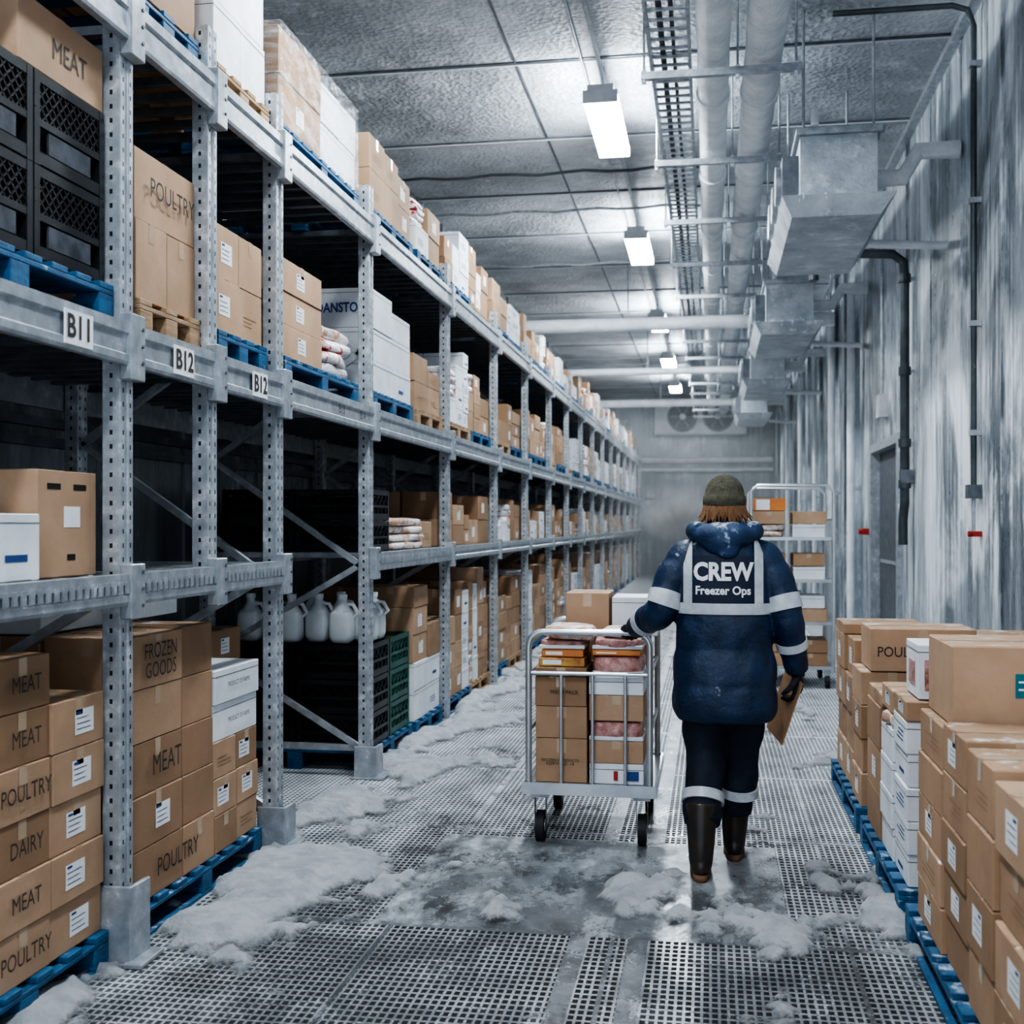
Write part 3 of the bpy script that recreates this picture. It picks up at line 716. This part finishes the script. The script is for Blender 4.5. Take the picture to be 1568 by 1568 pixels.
for y in (12.4, 13.9, 16.8, 22, 27.5):
    pts = [(x, y, 5.30 - (.03 * math.sin((x + 2) * 9) ** 2)) for x in [XL + .1 + q * .25 for q in range(14)]]
    m.tube(pts, .016, pipe_d if y < 13 else galv, n=8)
m.build('ceiling_conduit')
m = MB(); x = -.29
for s_ in (-.14, .14): m.box(x + s_ - .012, x + s_ + .012, YF, YB - .9, 4.93, 5.01, galv)
y = YF
while y < 30: m.box(x - .13, x + .13, y, y + .03, 4.935, 4.95, galv); y += .16 if y > 6 else 1
m.tube([(x - .05, YF, 4.975), (x - .05, YB - .9, 4.975)], .022, pipe_d, n=8); m.tube([(x + .03, YF, 4.97), (x + .03, YB - .9, 4.97)], .016, pipe_d, n=8)
m.build('cable_tray')
for x, r in ((.02, .115), (.37, .132)):
    m = MB(); pts = []; rr = []; y = YF
    while y < YB - 1: pts.append((x, y, 4.87)); rr.append(r * (1 + .07 * noise.noise(Vector((x, y * 2, 0))))); y += .25
    m.tube(pts, rr, pipe_w, n=24)
    y = 3.
    while y < YB - 1: m.tube([(x, y, 4.87), (x, y + .10, 4.87)], r * 1.12, frostm, n=24); y += 2.05
    m.build('insulated_pipe')
y = 4.2; 
while y < YB - 1:
    m = MB(); m.box(-.48, .62, y, y + .05, 4.665, 4.715, galv)
    for x in (-.46, .185, .58): m.tube([(x, y + .025, 4.65), (x, y + .025, H)], .009, galv, n=6); m.tube([(x, y + .025, 4.64), (x, y + .025, 4.73)], .018, frostm, n=6)
    m.build('pipe_hanger'); y += 2.03
for y, z_, r in ((17.4, 4.5, .1), (22.8, 4.5, .07), (28.8, 4.5, .09)):
    m = MB(); m.tube([(-3.3, y, z_), (1.75, y, z_)], r, pipe_w, n=16)
    for x in (-1.2, .9, 1.7): m.tube([(x, y, z_), (x, y, H)], .012, galv, n=6)
    m.build('cross_pipe')
def evap(y, s=1.):
    m = MB(); L = 2.2 * s
    vs = [(.60, y + .1, 3.84), (1.24, y + .1, 3.84), (1.24, y + L, 3.84), (.60, y + L, 3.84), (.52, y, 3.98), (1.34, y, 3.98), (1.34, y + L + .1, 3.98), (.52, y + L + .1, 3.98)]
    m.add(vs, [(0, 3, 2, 1), (4, 5, 6, 7), (0, 1, 5, 4), (1, 2, 6, 5), (2, 3, 7, 6), (3, 0, 4, 7)], unit_m)
    m.box(.66, 1.22, y + .12, y + L - .1, 3.98, 4.46, unit_m)
    m.box(.63, 1.25, y + .08, y + L - .05, 4.45, 4.50, galv)
    m.box(.54, .66, y + .3, y + L - .3, 4.04, 4.36, galv_d)
    for q in (.35, .9, 1.45): m.tube([(.50, y + .2 + q * s, 4.2), (.54, y + .2 + q * s, 4.2)], .15, galv, n=20)
    for x in (.69, 1.2):
        for q in (.2, L - .25): m.tube([(x, y + q, 4.48), (x, y + q, H)], .012, galv, n=6)
    m.tube([(.76, y + .05, 4.50), (.76, y + .05, 4.62), (.76, y + .3, 4.66)], .03, pipe_w, n=8)
    m.box(.63, 1.3, y + .3, y + .36, 4.52, 4.58, galv); m.box(.63, 1.3, y + L - .4, y + L - .34, 4.52, 4.58, galv)
    for q in range(14):
        x_ = U(.54, 1.32); yy = y + U(0, .1); l_ = U(.03, .09); m.tube([(x_, yy, 3.99), (x_, yy, 3.98 - l_)], [.012, .002], frostm, n=6)
    m.tube([(1.2, y + .8, 4.3), (1.5, y + .8, 4.3), (1.62, y + .8, 4.5), (XR - .02, y + .8, 4.5)], .07, pipe_w, n=12)
    m.tube([(1.3, y + 1.3, 3.90), (1.6, y + 1.3, 3.88), (XR - .02, y + 1.3, 3.86)], .035, pipe_w, n=10)
    m.build('evaporator_unit', bevel=.01)
for y in (8.9, 14.4, 20., 26.): evap(y)
m = MB(); pts = [(1.0, 11.9, 3.95), (1.0, 11.9, 4.17), (1.06, 11.9, 4.22), (1.75, 11.9, 4.18), (1.85, 11.9, 4.1), (1.86, 11.9, 3.9), (1.86, 11.9, 1.75), (1.86, 12.0, 1.6), (1.86, 12.0, 1.35)]
m.tube(pts, .045, pipe_d, n=12)
for z_ in (3.9, 3.0, 2.3, 1.9): m.tube([(1.86, 11.9, z_), (1.86, 11.9, z_ + .08)], .06, pipe_d, n=12); m.box(1.87, XR - .002, 11.88, 11.92, z_ + .02, z_ + .05, galv)
m.box(1.82, XR - .002, 11.84, 11.98, 1.95, 2.08, galv_d)
m.build('drain_pipe')
m = MB(); m.tube([(.9, 9.05, 5.36), (1.75, 9.05, 5.36), (1.86, 9.05, 5.32), (1.9, 9.05, 5.2), (1.9, 9.05, 1.8)], .022, pipe_d, n=10)
m.tube([(1.9, 9.05, 1.8), (1.9, 9.05, 1.5)], .014, galv, n=8)
for z_ in (4.9, 3.9, 3.0, 2.2): m.box(1.87, XR - .001, 9.02, 9.08, z_, z_ + .04, galv)
m.box(1.85, XR - .001, 9.0, 9.1, 1.74, 1.84, galv_d); m.box(1.89, XR - .001, 9.0, 9.08, 1.46, 1.50, redp); m.tube([(1.86, 9.05, 1.48), (1.9, 9.05, 1.48)], .022, redp, n=12)
m.build('wall_conduit')
m = MB(); m.box(1.87, XR - .001, 15.2, 15.30, 1.42, 1.50, redp); m.tube([(1.83, 15.25, 1.46), (1.88, 15.25, 1.46)], .035, redp, n=12); m.build('emergency_button')
m = MB(); m.box(1.85, XR - .001, 13.6, 13.85, 2.75, 3.0, boxgrey); m.tube([(1.9, 13.7, 3.0), (1.9, 13.7, 4.6)], .02, galv, n=8); m.build('control_box')
for y in (16., 18.5, 21.5, 25., 29.): 
    m = MB(); m.tube([(1.82, y, .2), (1.82, y, 4.6)], U(.03, .06), pipe_w, n=10); m.box(1.82, XR - .001, y - .03, y + .03, 2, 2.05, galv); m.build('wall_riser_pipe')
m = MB(); m.box(-1.65, 1.05, YB - .75, YB - .02, 4.25, 5.25, white_box); FZ = 4.76
for x in (-.82, .22):
    m.tube([(x, YB - .76, FZ), (x, YB - .80, FZ)], .42, slot_dark, n=32)
    ring = [(x + .43 * math.cos(t * math.pi / 16), YB - .80, FZ + .43 * math.sin(t * math.pi / 16)) for t in range(33)]
    m.tube(ring, .03, galv_d, n=6, caps=False)
    for t in range(6):
        q = t * math.pi / 3; m.tube([(x, YB - .81, FZ), (x + .37 * math.cos(q), YB - .81, FZ + .37 * math.sin(q))], [.03, .06], galv_d, n=4)
    m.tube([(x, YB - .8, FZ), (x, YB - .86, FZ)], .09, galv, n=16)
    for rr in (.22, .33):
        m.tube([(x + rr * math.cos(t * math.pi / 12), YB - .84, FZ + rr * math.sin(t * math.pi / 12)) for t in range(25)], .007, galv_d, n=4, caps=False)
m.build('evaporator_fan_unit')
def volmat(name, dens):
    m = bpy.data.materials.new(name); m.use_nodes = True; nt = m.node_tree; nt.nodes.clear()
    o = N(nt, 'ShaderNodeOutputMaterial'); v = N(nt, 'ShaderNodeVolumeScatter'); v.inputs['Color'].default_value = (.90, .96, 1, 1)
    v.inputs['Density'].default_value = dens; v.inputs['Anisotropy'].default_value = .2
    nt.links.new(v.outputs[0], o.inputs['Volume']); return m, nt, v
m = MB(); m.box(-1.98, 1.70, 16.1, 34.8, .06, 3.80, volmat('cold_mist', .022)[0]); m.build('cold_mist')

# ------------------------------------------------------------------ snow
def snow():
    st = .028; x0, x1, y0, y1 = -3.2, .95, 2.7, 16.
    nx, ny = int((x1 - x0) / st), int((y1 - y0) / st); vs = []; idx = {}
    def g(x, y, cx, cy, sx, sy): return math.exp(-((x - cx) / sx) ** 2 - ((y - cy) / sy) ** 2)
    def hgt(x, y):
        n = noise.fractal(Vector((x * 2.6, y * 1.7, 3.)), .62, 2.1, 7) * .95
        b = -.60
        b += .88 * math.exp(-((x + 1.98 - .12 * math.sin(y * 3)) / .20) ** 2) * (1 if y > 3.2 else .2)
        b += .74 * g(x, y, -1.55, 4.95, .45, .48) + .62 * g(x, y, -1.75, 4.35, .33, .35)
        b += .54 * g(x, y, -.75, 4.75, .38, .30) + .56 * g(x, y, -.30, 4.95, .26, .40) + .44 * g(x, y, -.05, 4.65, .3, .2)
        b += .74 * g(x, y, .56, 4.95, .22, .5) + .55 * g(x, y, .45, 4.6, .2, .25) + .42 * math.exp(-((x - .74) / .11) ** 2)
        b += .45 * g(x, y, -1.7, 8.5, .45, 3.5)
        h = (n + b)
        return min(.06, h * .10) + .006 * noise.noise(Vector((x * 20, y * 20, 0))) if h > -.10 else -.01
    hs = [[hgt(x0 + i * st, y0 + j * st) for i in range(nx)] for j in range(ny)]
    fs = []
    def vid(i, j):
        if (i, j) not in idx:
            idx[(i, j)] = len(vs); vs.append((x0 + i * st, y0 + j * st, max(hs[j][i], -.004) + .001))
        return idx[(i, j)]
    for j in range(ny - 1):
        for i in range(nx - 1):
            if max(hs[j][i], hs[j][i + 1], hs[j + 1][i], hs[j + 1][i + 1]) > 0:
                fs.append((vid(i, j), vid(i + 1, j), vid(i + 1, j + 1), vid(i, j + 1)))
    m = MB(); m.add(vs, fs, snow_m, True); m.build('snow_drifts', origin=(0, 6, 0))
snow()

# ------------------------------------------------------------------ worker
WX, WY = .062, 5.38
wk = empty('warehouse_worker', (WX, WY, 0))
def W(x, y, z): return Vector((WX + x, WY + y, z))
jack = M('navy_jacket', (.010, .036, .090), (.005, .018, .048), scale=9, rough=.5, bump=.6, bscale=14, frost=.26, fs=10, up=.12)
hoodm = M('frosted_hood', (.018, .056, .135), (.010, .030, .075), scale=9, rough=.6, bump=.5, bscale=18, frost=.40, fs=9, up=.05)
pants = M('navy_trousers', (.008, .015, .034), (.005, .009, .020), scale=9, rough=.7, bump=.5, bscale=12, frost=.10)
vestm = M('vest_panel', (.008, .019, .050), (.006, .014, .038), rough=.6)
refl = M('reflective_band', (.60, .63, .66), (.46, .49, .52), scale=20, rough=.4)
beanie = M('olive_beanie', (.13, .12, .085), (.085, .078, .055), scale=40, rough=.95, bump=1., bscale=70, bstretch=(1.5, 1.5, .3), frost=.16, fs=12)
hair = M('auburn_hair', (.34, .17, .08), (.16, .075, .03), scale=30, stretch=(3, 3, .5), rough=.5, bump=.6, bscale=80, bstretch=(3, 3, .4))
skin = M('skin', (.62, .38, .30), (.56, .32, .25), rough=.5)
boot = M('rubber_boot', (.022, .022, .024), (.05, .035, .022), scale=10, rough=.35, frost=.05)
sole = M('boot_sole', (.22, .12, .06), (.10, .06, .035), rough=.8)
glove = M('black_glove', (.02, .024, .03), (.012, .014, .018), rough=.7, bump=.5, bscale=60, frost=.10, fs=20)
white_t = M('white_print', (.9, .92, .94), rough=.5)
brownb = M('brown_clipboard', (.40, .24, .14), (.32, .19, .11), rough=.6)

def cat(pts, n=8):
    P = [Vector(p) for p in pts]; P = [P[0] * 2 - P[1]] + P + [P[-1] * 2 - P[-2]]; out = []
    for i in range(1, len(P) - 2):
        for q in range(n):
            t = q / n; a, b_, c, d = P[i - 1], P[i], P[i + 1], P[i + 2]
            out.append(.5 * ((2 * b_) + (c - a) * t + (2 * a - 5 * b_ + 4 * c - d) * t * t + (3 * b_ - a - 3 * c + d) * t ** 3))
    out.append(P[-2]); return out
def interp(v, n):
    out = []
    for i in range(len(v) - 1):
        for q in range(n): t = q / n; out.append(v[i] + (v[i + 1] - v[i]) * t)
    out.append(v[-1]); return out
def remesh(ob, vox, smooth=4):
    r = ob.modifiers.new('r', 'REMESH'); r.mode = 'VOXEL'; r.voxel_size = vox; r.use_smooth_shade = True
    s_ = ob.modifiers.new('s', 'SMOOTH'); s_.iterations = smooth; s_.factor = .5
    dg = bpy.context.evaluated_depsgraph_get(); dg.update()
    me = bpy.data.meshes.new_from_object(ob.evaluated_get(dg)); mats = list(ob.data.materials)
    ob.modifiers.clear(); ob.data = me
    if not me.materials:
        for q in mats: me.materials.append(q)
    for p in me.polygons: p.use_smooth = True
TR = [(.655, .205, .150, -.01), (.70, .222, .165, -.01), (.80, .222, .163, -.01), (.90, .218, .155, 0), (1.0, .206, .142, 0), (1.10, .208, .142, 0), (1.20, .213, .142, 0),
      (1.30, .207, .136, 0), (1.37, .185, .125, 0), (1.42, .150, .112, 0), (1.455, .108, .098, .0), (1.49, .085, .085, .01)]
def torso_rings():
    rings = []
    zz = TR[0][0]
    while zz <= TR[-1][0] + 1e-6:
        for i in range(len(TR) - 1):
            if TR[i][0] <= zz <= TR[i + 1][0] + 1e-6:
                t = (zz - TR[i][0]) / (TR[i + 1][0] - TR[i][0])
                rx, ry, cy = [TR[i][k] + (TR[i + 1][k] - TR[i][k]) * t for k in (1, 2, 3)]; break
        q = .011 * (abs(math.sin(math.pi * (zz - .655) / .155)) ** .45 - .6) if zz < 1.12 else 0
        ring = []
        for k in range(48):
            a = 2 * math.pi * k / 48; c, s_ = math.cos(a), math.sin(a)
            wq = .009 * noise.noise(Vector((c * 3, s_ * 3, zz * 10))) if zz < 1.1 else 0
            ring.append(W((rx + q + wq) * math.copysign(abs(c) ** .82, c), cy + (ry + q + wq) * math.copysign(abs(s_) ** .82, s_), zz))
        rings.append(ring); zz += .0125
    return rings
jm = MB(); jm.loft(torso_rings(), jack)
tb = MB(); tb.loft(torso_rings(), jack); TB = BVHTree.FromPolygons([tuple(v) for v in tb.v], tb.f)
RS, RE, RW = W(.158, 0, 1.36), W(.262, -.04, 1.11), W(.310, .04, .875)
LS, LE, LW = W(-.158, 0, 1.36), W(-.272, -.045, 1.13), W(-.395, .165, 1.035)
def sleeve(S, E, Wr):
    mid1 = S.lerp(E, .5) + Vector((math.copysign(.014, S.x - WX), 0, .014))
    P = cat([S + Vector((-math.copysign(.06, S.x - WX), 0, .0)), S + Vector((math.copysign(.004, S.x - WX), 0, .0)), mid1, E, E.lerp(Wr, .5), Wr], 10)
    r = interp([.068, .077, .076, .070, .063, .050], 10)
    r = [q * (1 + .09 * (abs(math.sin(i * .42)) ** .6 - .6)) for i, q in enumerate(r)]
    return P, r
PR, rR = sleeve(RS, RE, RW); PL, rL = sleeve(LS, LE, LW)
jm.tube(PR, rR, jack, n=24); jm.tube(PL, rL, jack, n=24)
for Pq in (PR, PL): jm.tube([Pq[-1] - (Pq[-1] - Pq[-3]).normalized() * .02, Pq[-1] + (Pq[-1] - Pq[-3]).normalized() * .012], .05, jack, n=20)
jm.tube([W(0, .0, 1.44), W(0, .02, 1.52)], [.10, .085], jack, n=24)
jo = jm.build('jacket', parent=wk); remesh(jo, .0085, 2)
hm = MB(); hm.ell(W(0, -.085, 1.455), (.130, .075, .062), hoodm, p=.9, nu=32, nv=16, wob=.08); hm.ell(W(-.01, -.11, 1.43), (.09, .055, .055), hoodm, nu=32, nv=16, wob=.1)
hm.ell(W(0.01, -.13, 1.395), (.05, .03, .04), hoodm, nu=32, nv=16, wob=.1)
for s_ in (-1, 1): hm.tube(cat([W(s_ * .10, -.08, 1.47), W(s_ * .125, .0, 1.475), W(s_ * .09, .08, 1.45), W(s_ * .02, .12, 1.41)], 6), interp([.045, .045, .04, .03], 6), hoodm, n=14)
ho = hm.build('hood', parent=wk); remesh(ho, .008, 3)
def band(name, P, r, i0, i1, mt, ex=.004): 
    m = MB(); m.tube(P[i0:i1 + 1], [q + ex for q in r[i0:i1 + 1]], mt, n=28, caps=True); m.build(name, parent=wk)
def pb(name, P, r, i0, i1): band(name, P, [max(r[i0:i1 + 1])] * len(r), i0, i1, refl, .003)
pb('sleeve_band_right_upper', PR, rR, 24, 28); pb('sleeve_band_right_lower', PR, rR, 39, 42)
pb('sleeve_band_left_upper', PL, rL, 24, 28); pb('sleeve_band_left_lower', PL, rL, 41, 44)
m = MB(); n = 72; vs = []
for z_ in (1.12, 1.13, 1.145, 1.16, 1.168):
    for k_ in range(n):
        a = 2 * math.pi * k_ / n; d = Vector((math.cos(a), math.sin(a) * .7, 0)).normalized(); o = W(0, 0, z_)
        hit = TB.ray_cast(o + d * .6, -d, 1.)[0] or o + d * .2
        vs.append(hit + d * .007)
fs = [(j * n + k_, j * n + (k_ + 1) % n, (j + 1) * n + (k_ + 1) % n, (j + 1) * n + k_) for j in range(4) for k_ in range(n)]
m.add(vs, fs, refl, True); m.build('torso_band', parent=wk)
def strap(xa, xb, name):
    m = MB(); vs = []; rows = 0
    path = [('z', q) for q in (1.12, 1.16, 1.2, 1.24)] + [('p', math.radians(q)) for q in range(6, 175, 6)] + [('f', q) for q in (1.24, 1.2, 1.16, 1.12)]
    for kind, q in path:
        rows += 1
        for t in range(5):
            x = xa + (xb - xa) * t / 4
            if kind == 'z': o, d = W(x, -.6, q), Vector((0, 1, 0))
            elif kind == 'f': o, d = W(x, .6, q), Vector((0, -1, 0))
            else: o = W(x, -math.cos(q) * .5, 1.26 + math.sin(q) * .5); d = (W(x, 0, 1.26) - o).normalized()
            hit = TB.ray_cast(o, d, 1.)[0] or W(x, 0, 1.4)
            vs.append(hit - d * .010)
    m.add(vs, [(j * 5 + t, j * 5 + t + 1, (j + 1) * 5 + t + 1, (j + 1) * 5 + t) for j in range(rows - 1) for t in range(4)], refl, True); m.build(name, parent=wk)
strap(-.176, -.138, 'strap_left'); strap(.124, .162, 'strap_right')
m = MB(); vs = []; nx, nz = 14, 12
for j in range(nz + 1):
    for i in range(nx + 1):
        x = -.140 + .266 * i / nx; z_ = 1.165 + .205 * j / nz; hit = TB.ray_cast(W(x, -.6, z_), Vector((0, 1, 0)), 1.)[0]
        vs.append((hit or W(x, -.1, z_)) + Vector((0, -.006, 0)))
m.add(vs, [(j * (nx + 1) + i, j * (nx + 1) + i + 1, (j + 1) * (nx + 1) + i + 1, (j + 1) * (nx + 1) + i) for j in range(nz) for i in range(nx)], vestm, True); m.build('vest_back_panel', parent=wk)
def body_text(s_, x, z_, size, sx, bold):
    t = text(s_, (0, 0, 0), '-Y', size, white_t, None, 'crew_print', bold=bold, sx=sx); me = t.data; t.rotation_euler = (0, 0, 0)
    for v in me.vertices:
        px, pz = v.co.x + x, v.co.y + z_; hit = TB.ray_cast(W(px, -.6, pz), Vector((0, 1, 0)), 1.)[0] or W(px, -.14, pz)
        v.co = hit + Vector((0, -.0105, 0))
    par(t, wk)
body_text('CREW', -.008, 1.300, .104, .84, .0042); body_text('Freezer Ops', -.008, 1.222, .050, .92, .0015)
pm = MB()
pm.ell(W(0, -.005, .78), (.175, .125, .17), pants, nu=28, nv=14)
def limb(mb, pts, rad, mt, n=10, k=24): mb.tube(cat([W(*p) for p in pts], n), interp(rad, n), mt, n=k)
LEGL = [(-.085, 0, .84), (-.088, .02, .66), (-.085, .03, .49), (-.092, -.055, .34), (-.10, -.125, .22)]
LEGR = [(.085, 0, .84), (.082, .05, .66), (.075, .10, .49), (.062, .13, .34), (.05, .16, .22)]
limb(pm, LEGL, [.10, .098, .084, .082, .074], pants); limb(pm, LEGR, [.10, .098, .084, .082, .074], pants)
po = pm.build('trousers', parent=wk)
remesh(po, .009, 2)
for v in po.data.vertices:
    w = po.location + v.co; v.co += Vector((noise.noise(w * 9), noise.noise(w * 9 + Vector((5, 0, 0))), 0)) * .016
for nm, L, r_ in (('knee_band_left', LEGL, .084), ('knee_band_right', LEGR, .084)):
    P = cat([W(*p) for p in L], 10); i = min(range(len(P)), key=lambda q: abs(P[q].z - .345)); band(nm, P, [r_ + .006] * len(P), i, i + 3, refl, .002)
def bootf(ax, ay, top, lift, toe, name):
    b = MB(); az = .10 + lift
    b.tube(cat([W(*top), W((ax + top[0]) / 2, (ay + top[1]) / 2, (az + top[2]) / 2), W(ax, ay, az), W(ax, ay + .005, .055 + lift)], 8), interp([.068, .062, .052, .048], 8), boot, n=24)
    b.ell(W(ax, ay - .005, .055 + lift), (.044, .055, .045), boot, nu=20, nv=12)
    b.tube(cat([W(ax, ay, .075 + lift), W(ax + toe * .3, ay + .08, .062 + lift), W(ax + toe, ay + .16, .045 + lift * .4), W(ax + toe, ay + .20, .04 + lift * .3)], 6), interp([.05, .049, .046, .03], 6), boot, n=20)
    o = b.build(name, parent=wk); remesh(o, .006, 3)
    s_ = MB(); ring = []
    n = 28
    for z_ in (.0, .026):
        rr = []
        for k_ in range(n):
            a = 2 * math.pi * k_ / n; t = math.sin(a); wd = .047 if t > 0 else .041
            yy = ay + .075 + .142 * t; rr.append(W(ax + toe * max(0, t) + wd * math.copysign(abs(math.cos(a)) ** .7, math.cos(a)), yy, z_ + lift * (1 - max(0, t) * .8) ))
        ring.append(rr)
    s_.loft(ring, sole); s_.build(name + '_sole', parent=wk)
bootf(-.10, -.165, (-.098, -.12, .31), 0., -.01, 'boot_left'); bootf(.045, .17, (.053, .155, .31), 0., .01, 'boot_right')
hd = MB(); hc = (0, .02, 1.60)
hd.ell(W(*hc), (.074, .092, .105), skin, nu=32, nv=20); hd.ell(W(0, .055, 1.545), (.052, .058, .055), skin, nu=20, nv=12)
hd.tube([W(0, 0, 1.44), W(0, .005, 1.56)], .054, skin, n=20)
hd.ell(W(0, .118, 1.585), (.014, .018, .022), skin); hd.ell(W(0, .105, 1.54), (.026, .012, .010), skin)
for s_ in (-1, 1): hd.ell(W(s_ * .078, .01, 1.575), (.012, .02, .03), skin)
ho2 = hd.build('head', parent=wk); remesh(ho2, .005, 3)
m = MB()
for s_ in (-1, 1): m.ell(W(s_ * .03, .107, 1.605), (.013, .008, .008), white_t, nu=12, nv=8); m.ell(W(s_ * .03, .114, 1.605), (.006, .004, .006), ink, nu=10, nv=6); m.tube([W(s_ * .015, .113, 1.622), W(s_ * .045, .105, 1.624)], .004, hair, n=6)
m.ell(W(0, .117, 1.54), (.022, .004, .007), red_pl, nu=12, nv=6)
m.build('face_features', parent=wk)
m = MB(); rings = []
for (z_, r_) in ((1.580, .096), (1.585, .101), (1.605, .103), (1.628, .101), (1.631, .094), (1.655, .091), (1.682, .080), (1.703, .062), (1.717, .040), (1.724, .012)):
    rings.append([W(r_ * .90 * math.cos(2 * math.pi * k_ / 64) * (1 + .02 * (k_ % 2)), .012 + r_ * 1.02 * math.sin(2 * math.pi * k_ / 64) * (1 + .02 * (k_ % 2)) + (1.60 - z_) * -.15, z_) for k_ in range(64)])
m.loft(rings, beanie); m.build('beanie', parent=wk)
m = MB(); random.seed(5)
for q in range(60):
    a = math.pi + math.pi * (q + .5) / 60 ; x = .085 * math.cos(a); y = .01 + .095 * math.sin(a)
    sx_ = 1.08 + U(-.1, .35)
    m.tube(cat([W(x * .95, y * .95, 1.60), W(x * 1.08, y * 1.08, 1.56), W(x * sx_ + U(-.012, .012), y * 1.1 - .01, 1.515 + U(-.02, .02))], 4), interp([.008, .009, .002], 4), hair, n=6)
m.build('hair', parent=wk)
def hand(name, wrist, fwd, back, curls, thumb_side, sc=1., spread=.021, thumb_curl=.6):
    fwd = Vector(fwd).normalized(); back = Vector(back); back = (back - fwd * back.dot(fwd)).normalized(); side = fwd.cross(back) * thumb_side
    m = MB(); rot = Matrix((side, fwd, back)).transposed()
    m.tube([wrist - fwd * .03, wrist + fwd * .02], [.036, .032], glove, n=16)
    m.ell(wrist + fwd * .055 * sc, (.044 * sc, .052 * sc, .021 * sc), glove, p=.75, rot=rot)
    for fi, ln in enumerate((.86, 1., .94, .76)):
        p = wrist + fwd * (.09 - .004 * abs(fi - 1)) * sc + side * (1.5 - fi) * spread * sc; pts = [p - fwd * .025, p]; ang = 0; 
        for sgi, sl in enumerate((.036, .027, .022)):
            ang += curls[sgi]; d = fwd * math.cos(ang) - back * math.sin(ang); p = p + d * sl * ln * sc; pts.append(p)
        m.tube(pts, [.0125 * sc, .0125 * sc, .0115 * sc, .0105 * sc, .0085 * sc], glove, n=12); m.ell(pts[-1], (.0085, .0085, .0085), glove, nu=10, nv=8)
    p = wrist + fwd * .03 * sc + side * .032 * sc; d1 = (side * .8 + fwd * .6 - back * .25).normalized(); p1 = p + d1 * .035 * sc
    d2 = (side * .25 + fwd * .7 - back * thumb_curl).normalized(); p2 = p1 + d2 * .03 * sc; p3 = p2 + (fwd * .6 - back * thumb_curl * 1.2 - side * .1).normalized() * .025 * sc
    m.tube([p - d1 * .02, p, p1, p2, p3], [.015 * sc, .017 * sc, .0145 * sc, .0125 * sc, .009 * sc], glove, n=12); m.ell(p3, (.009, .009, .009), glove, nu=10, nv=8)
    o = m.build(name, parent=wk); remesh(o, .0035, 2)
hand('hand_left', LW + Vector((-.008, .012, -.004)), (-.30, .92, -.10), (0, .1, 1), (.45, 1.25, 1.1), 1)
hand('hand_right', RW + Vector((.004, .01, -.012)), (.02, .12, -1), (.9, -.3, 0), (.5, .8, .5), 1)
m = MB(); m.box(-.105, .105, -.145, .145, -.0025, .0025, brownb); m.box(-.095, .095, -.135, .135, -.0036, -.003, label); m.box(-.04, .04, .12, .15, -.010, -.0025, galv)
o = m.build('clipboard', origin=(0, 0, 0)); o.location = W(.262, .11, .70); o.rotation_euler = Euler((math.radians(76), math.radians(12), math.radians(-74)))
par(o, wk)
bm_, nt, v = volmat('breath_vapour', 1.)
tc = N(nt, 'ShaderNodeTexCoord'); mp = N(nt, 'ShaderNodeMapping'); mp.inputs['Scale'].default_value = (1 / .22, 1 / .15, 1 / .15); nt.links.new(tc.outputs['Object'], mp.inputs['Vector'])
ln = N(nt, 'ShaderNodeVectorMath', operation='LENGTH'); nt.links.new(mp.outputs['Vector'], ln.inputs[0])
nz = N(nt, 'ShaderNodeTexNoise'); nz.inputs['Scale'].default_value = 9; nz.inputs['Detail'].default_value = 4; nt.links.new(tc.outputs['Object'], nz.inputs['Vector'])
fall = math_(nt, 'MAXIMUM', math_(nt, 'SUBTRACT', 1., ln.outputs['Value']), 0.)
dn = math_(nt, 'MULTIPLY', fall, math_(nt, 'MAXIMUM', math_(nt, 'SUBTRACT', nz.outputs['Fac'], .38), 0.)); nt.links.new(math_(nt, 'MULTIPLY', dn, 75.), v.inputs['Density'])
m = MB(); m.ell(W(-.22, .26, 1.56), (.22, .15, .15), bm_, nu=16, nv=10); o = m.build('breath_vapour', origin=W(-.22, .26, 1.56), parent=wk)
wk.scale = (1.03, 1.03, 1.03)

# ------------------------------------------------------------------ world + camera
w = bpy.data.worlds.new('World'); SC.world = w; w.use_nodes = True
w.node_tree.nodes['Background'].inputs[0].default_value = (.78, .87, 1., 1); w.node_tree.nodes['Background'].inputs[1].default_value = 1.7
cd = bpy.data.cameras.new('Camera'); cam = bpy.data.objects.new('Camera', cd); COL.objects.link(cam)
cd.sensor_width = 36; cd.lens = 36 * 1800 / 1568; cam.location = (0, 0, 1.55)
cam.rotation_euler = (math.pi / 2, 0, math.atan(304 / 1800)); cd.shift_y = .0121; cd.clip_start = .05; cd.clip_end = 100
cd.dof.use_dof = True; cd.dof.focus_distance = 5.4; cd.dof.aperture_fstop = 3.2
SC.camera = cam
try: SC.view_settings.look = 'AgX - High Contrast'
except Exception: pass
